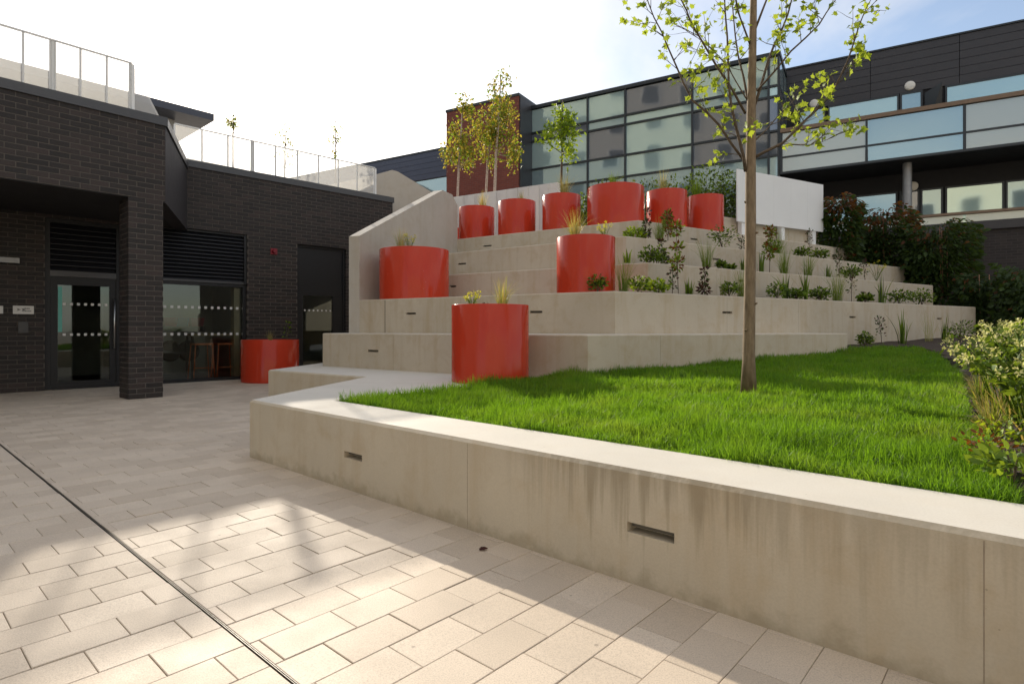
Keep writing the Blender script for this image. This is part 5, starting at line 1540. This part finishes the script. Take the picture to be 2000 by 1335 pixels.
clm(1690, 14.6, 460, 545, 70, 500, 'low dark climbing shrub filling the gap near the white screen', 0.1)
clm(1842, 13.6, 440, 615, 120, 1700, 'broad dark green climbing shrub above the end of the second tier', 0.08)
clm(1790, 14.2, 500, 580, 90, 600, 'low dark climbing shrub in the gap above the third tier', 0.05)
clm(1945, 12.8, 540, 690, 120, 1500, 'dark climbing shrub at the right edge of the picture', 0.05)
clm(2040, 11.8, 520, 710, 150, 900, 'dark climbing shrub cut off by the right edge of the picture', 0.05)

# plants at the foot of the second tier, behind the lawn
def foot(u, v, kd, h, lab):
    Y = (CAMZ - 0.68) * F / (v - H0) if False else None
    d = (TRE[2] - TM[2]).normalized(); nr = tier_edges[2][4]
    p = u_on_line(u, TM[2] - nr * v, d); z = bed_z(p.x, p.y)
    nm, fn_, desc = KIND[kd]; put(nm, fn_((p.x, p.y, z), h), lab, 'plant', 'plants at the foot of the tiers')
foot(1690, 0.35, 'dark', 0.22, 'dark green clump right of the block end of the lowest tier')
foot(1722, 0.35, 'twiggy', 0.45, 'burgundy twiggy plant at the foot of the second tier')
foot(1762, 0.4, 'iris', 0.62, 'tall sword leaved clump at the foot of the second tier')
foot(1815, 0.45, 'wispy', 0.6, 'wispy grass at the foot of the second tier')
foot(1845, 0.5, 'iris', 0.5, 'sword leaved clump nearer the dark hedge at the foot of the second tier')
foot(1875, 0.8, 'dark', 0.4, 'dark shrub at the far right end of the second tier')

# flowering shrubs in the right hand bed
def flower_bush(c, h, w, nf, label, seed_dx=0):
    e = empty('flowering_shrub', c, label, 'shrub', 'flowering shrubs in the bed')
    c = Vector(c); mb = MB(); fl_ = MB(); st_ = MB()
    for i in range(nf):
        a = rnd.uniform(0, 6.28); rr = rnd.random() ** 0.6 * w
        t = c + Vector((math.cos(a) * rr, math.sin(a) * rr, h * rnd.uniform(0.6, 1.05) * (1 - 0.25 * (rr / w) ** 2)))
        m = c.lerp(t, 0.5) + Vector((0, 0, 0.08))
        st_.tube([c + Vector((math.cos(a) * rr * 0.2, math.sin(a) * rr * 0.2, -0.02)), m, t], [0.0035, 0.003, 0.002], 5)
        for k in range(52):
            q = m.lerp(t, rnd.uniform(-0.7, 0.92)); add_leaf(mb, q + rvec() * 0.035, rvec() + Vector((0, 0, .2)), rvec() + Vector((0, 0, 1)), 0.046 * rnd.uniform(0.5, 1.1), 'oval' if rnd.random() < .5 else 'lance', 0 if rnd.random() < 0.7 else 1)
        for k in range(20):
            q = t + rvec() * 0.022; add_leaf(fl_, q, rvec(), rvec(), 0.017, 'oval', 0)
    for i in range(130):
        a = rnd.uniform(0, 6.28); r = rnd.uniform(0, w * 0.5)
        blade(mb, (c.x + r * math.cos(a), c.y + r * math.sin(a), c.z - 0.01), a, h * rnd.uniform(0.3, 0.8), 0.007, abs(rnd.gauss(0, 0.9)), 2 if rnd.random() < .35 else 0)
    st_.build('stems', M['leaf'], e, smooth=True); mb.build('leaves', [M['leaf'], M['leaf_dark'], M['leaf_straw']], e); tag(fl_.build('flowers', M['cream'], e), kind='stuff')
def bedpt(u, v):
    Y = 3.0
    for _ in range(30):
        x = (u - 1000) / F * Y; z = bed_z(x, Y); Y = (CAMZ - z) * F / (v - H0)
    return ((u - 1000) / F * Y, Y, z)
flower_bush(bedpt(1975, 815), 0.50, 0.31, 34, 'cream flowered shrub leaning over the lawn edge at the right')
flower_bush(bedpt(2040, 860), 0.56, 0.34, 34, 'cream flowered shrub cut off by the right edge of the picture')
flower_bush(bedpt(1975, 740), 0.52, 0.42, 32, 'cream flowered shrub farther back in the right hand bed')
put('grass_tuft', p_tuft(bedpt(1935, 850), 0.22, ('leaf_pale', 'leaf_straw'), 160, 0.9, 0.004), 'arching sedge tuft at the lawn edge below the flowering shrub', 'plant', 'plants in the right hand bed')
put('grass_tuft', p_tuft(bedpt(1915, 790), 0.25, ('leaf', 'leaf_straw'), 150, 0.8, 0.004), 'grassy tuft between the lawn and the flowering shrub', 'plant', 'plants in the right hand bed')
put('small_shrub', p_shrub(bedpt(1978, 940), 0.12, ('leaf', 'leaf'), 130, 0.045, 0.9), 'low bright green leafy plant at the near corner of the bed', 'plant', 'plants in the right hand bed')
put('small_shrub', p_shrub(bedpt(1925, 890), 0.10, ('leaf_bronze', 'leaf'), 120, 0.025, 1.0), 'small bronze leaved plant at the lawn edge', 'plant', 'plants in the right hand bed')
put('small_shrub', p_shrub(bedpt(1940, 720), 0.22, ('leaf_dark', 'leaf_bronze'), 160, 0.04, 0.9), 'dark bushy plant at the back of the bed near the hedge', 'plant', 'plants in the right hand bed')
put('small_shrub', p_shrub(bedpt(1960, 880), 0.16, ('leaf_lime', 'leaf'), 150, 0.03, 0.9), 'yellow green plant under the flowering shrub', 'plant', 'plants in the right hand bed')

# ---- the maple on the lawn
TB = Vector((1.861, 4.596)); TZ = lawn_z(TB.x, TB.y) - 0.03
TY = TB.y
tree = empty('maple_tree', (TB.x, TB.y, TZ), 'young maple with smooth brown trunk and fresh green leaves on the lawn', 'tree')
def tp(u, v, dy=0.0): return at(u, v, TY + dy)
mb = MB()
tr_pts = [tp(1462, 775), tp(1462.5, 700), tp(1464, 600), tp(1466, 470), tp(1466, 330), tp(1468, 180), tp(1471, 40), tp(1474, -120), tp(1477, -300)]
tr_pts[0].z = TZ
mb.tube(tr_pts, [0.064, 0.047, 0.043, 0.041, 0.039, 0.032, 0.027, 0.019, 0.009], 20)
for (u, v, sx) in ((1457, 645, -1), (1475, 593, 1), (1477, 455, 1), (1456, 395, -1)):
    p = tp(u, v, -0.03); mb.tube([p, p + Vector((0.012 * sx, -0.012, 0.004))], [0.010, 0.005], 6)
trunk = mb.build('trunk', M['bark'], tree, smooth=True)
mb = MB()
limbs = [([(1456, 335), (1447, 285), (1428, 205), (1422, 120), (1416, 20), (1408, -80)], 0.017, -0.18),
         ([(1452, 312), (1405, 245), (1352, 196), (1322, 132), (1292, 62), (1266, 5), (1250, -60)], 0.013, 0.12),
         ([(1476, 306), (1528, 280), (1572, 236), (1622, 186), (1656, 118), (1678, 50), (1694, 12)], 0.015, -0.2),
         ([(1474, 275), (1520, 226), (1556, 190)], 0.008, 0.25),
         ([(1470, 232), (1452, 150), (1436, 70), (1425, -40)], 0.014, 0.28),
         ([(1474, 206), (1500, 120), (1528, 56), (1546, 0), (1560, -80)], 0.015, 0.1),
         ([(1478, 178), (1545, 100), (1600, 48), (1632, 0), (1650, -50)], 0.010, -0.3),
         ([(1456, 222), (1400, 130), (1350, 45), (1328, -5), (1310, -60)], 0.012, -0.32),
         ([(1462, 200), (1420, 128), (1380, 88), (1345, 60)], 0.007, 0.35),
         ([(1466, 90), (1440, 20), (1425, -60)], 0.010, -0.2),
         ([(1474, 60), (1505, -20), (1530, -110)], 0.012, 0.2),
         ([(1476, -60), (1430, -150), (1400, -260)], 0.010, 0.1), ([(1476, -90), (1530, -190), (1560, -290)], 0.010, -0.15),
         ([(1530, 281), (1580, 284), (1622, 270)], 0.005, -0.28)]
leafspots = []
def twig(p, d, L, r, lv):
    d = Vector(d).normalized(); q = p
    pts_ = [p]
    for i in range(3):
        d = (d + Vector((rnd.gauss(0, 0.16), rnd.gauss(0, 0.16), rnd.gauss(0.05, 0.12)))).normalized(); q = q + d * (L / 3); pts_.append(q)
    mb.tube(pts_, [r, r * 0.8, r * 0.6, r * 0.35], 5)
    for i in range(1, 4):
        if rnd.random() < (0.5 if i < 3 else 1.0):
            for s_ in range(rnd.choice((1, 2, 2, 3)) if i == 3 else 1): leafspots.append((pts_[i] + rvec() * 0.02, d))
    if lv > 0:
        for i in (1, 2):
            if rnd.random() < 0.75: twig(pts_[i], d + rvec() * 0.9, L * rnd.uniform(0.45, 0.7), r * 0.6, lv - 1)
for uvs, r0, dy in limbs:
    n_ = len(uvs); P3 = [tp(u, v, dy * (i / (n_ - 1)) ** 0.8) for i, (u, v) in enumerate(uvs)]
    # smooth the limb a little with midpoints
    Q = [P3[0]]
    for a, b in zip(P3, P3[1:]): Q += [a.lerp(b, 0.5) + rvec() * 0.008, b]
    mb.tube(Q, [0.82 * r0 * (1 - 0.72 * i / (len(Q) - 1)) for i in range(len(Q))], 8)
    for i in range(2, len(Q)):
        d = (Q[i] - Q[i - 1]).normalized()
        for _ in range(2):
            if rnd.random() < 0.9: twig(Q[i].lerp(Q[i - 1], rnd.random()), d * 0.6 + rvec() * 0.9 + Vector((0, 0, 0.25)), rnd.uniform(0.12, 0.30), 0.0032, 1)
    twig(Q[-1], d, 0.2, 0.003, 1)
crown = mb.build('crown', M['twig'], tree, smooth=True)
leaf_mes = []
for k in range(5):
    lm = MB(); add_leaf(lm, (0, 0, 0), (0, 1, 0), (rnd.gauss(0, .1), 0, 1), 1.0, 'maple', 0, cup=rnd.uniform(-0.15, 0.35))
    me = bpy.data.meshes.new('leaf'); me.from_pydata([tuple(v) for v in lm.v], [], lm.f); me.materials.append(M['maple']); leaf_mes.append(me)
rnd.shuffle(leafspots)
big, small = [], []
for (p, d) in leafspots:
    v = H0 - (p.z - CAMZ) * F / p.y
    (big if v > -12 else small).append((p, d))
tl = wloc(tree)
fol = MB()
cnt = 0
for (p, d) in big + small:
    size = rnd.uniform(0.026, 0.066)
    dr_ = (d * 0.4 + rvec() + Vector((0, 0, -0.25))).normalized()
    nm = (rvec() + Vector((0, -0.35, 0.7))).normalized()
    if cnt < 290:
        y = dr_; z = (nm - y * nm.dot(y)).normalized(); x = y.cross(z)
        m4 = Matrix(((x.x, y.x, z.x), (x.y, y.y, z.y), (x.z, y.z, z.z)))
        o = bpy.data.objects.new('leaf', leaf_mes[cnt % 5]); o.parent = crown; o.location = p - tl
        o.rotation_euler = m4.to_euler(); o.scale = (size, size, size); link(o); cnt += 1
    else: add_leaf(fol, p, dr_, nm, size, 'maple', 0, cup=rnd.uniform(-0.1, 0.3))
if fol.f: tag(fol.build('foliage', M['maple'], crown), kind='stuff')
mb = MB(); p = on_z(937, 1074, 0.004); add_leaf(mb, p, (0.8, 0.5, 0.15), (0.2, -0.3, 1), 0.045, 'oval', 0, cup=0.5)
add_leaf(mb, p, (0.3, 0.9, 0.5), (-0.8, -0.2, 0.6), 0.03, 'oval', 0, cup=0.5)
tag(mb.build('fallen_leaf', M['leaf_burg']), 'small dark curled leaf lying on the paving near the seat wall', 'leaf')
print('leaves', len(leafspots), 'bricks', nsingle, 'pavers', len(single), len(cand) + len(rest))
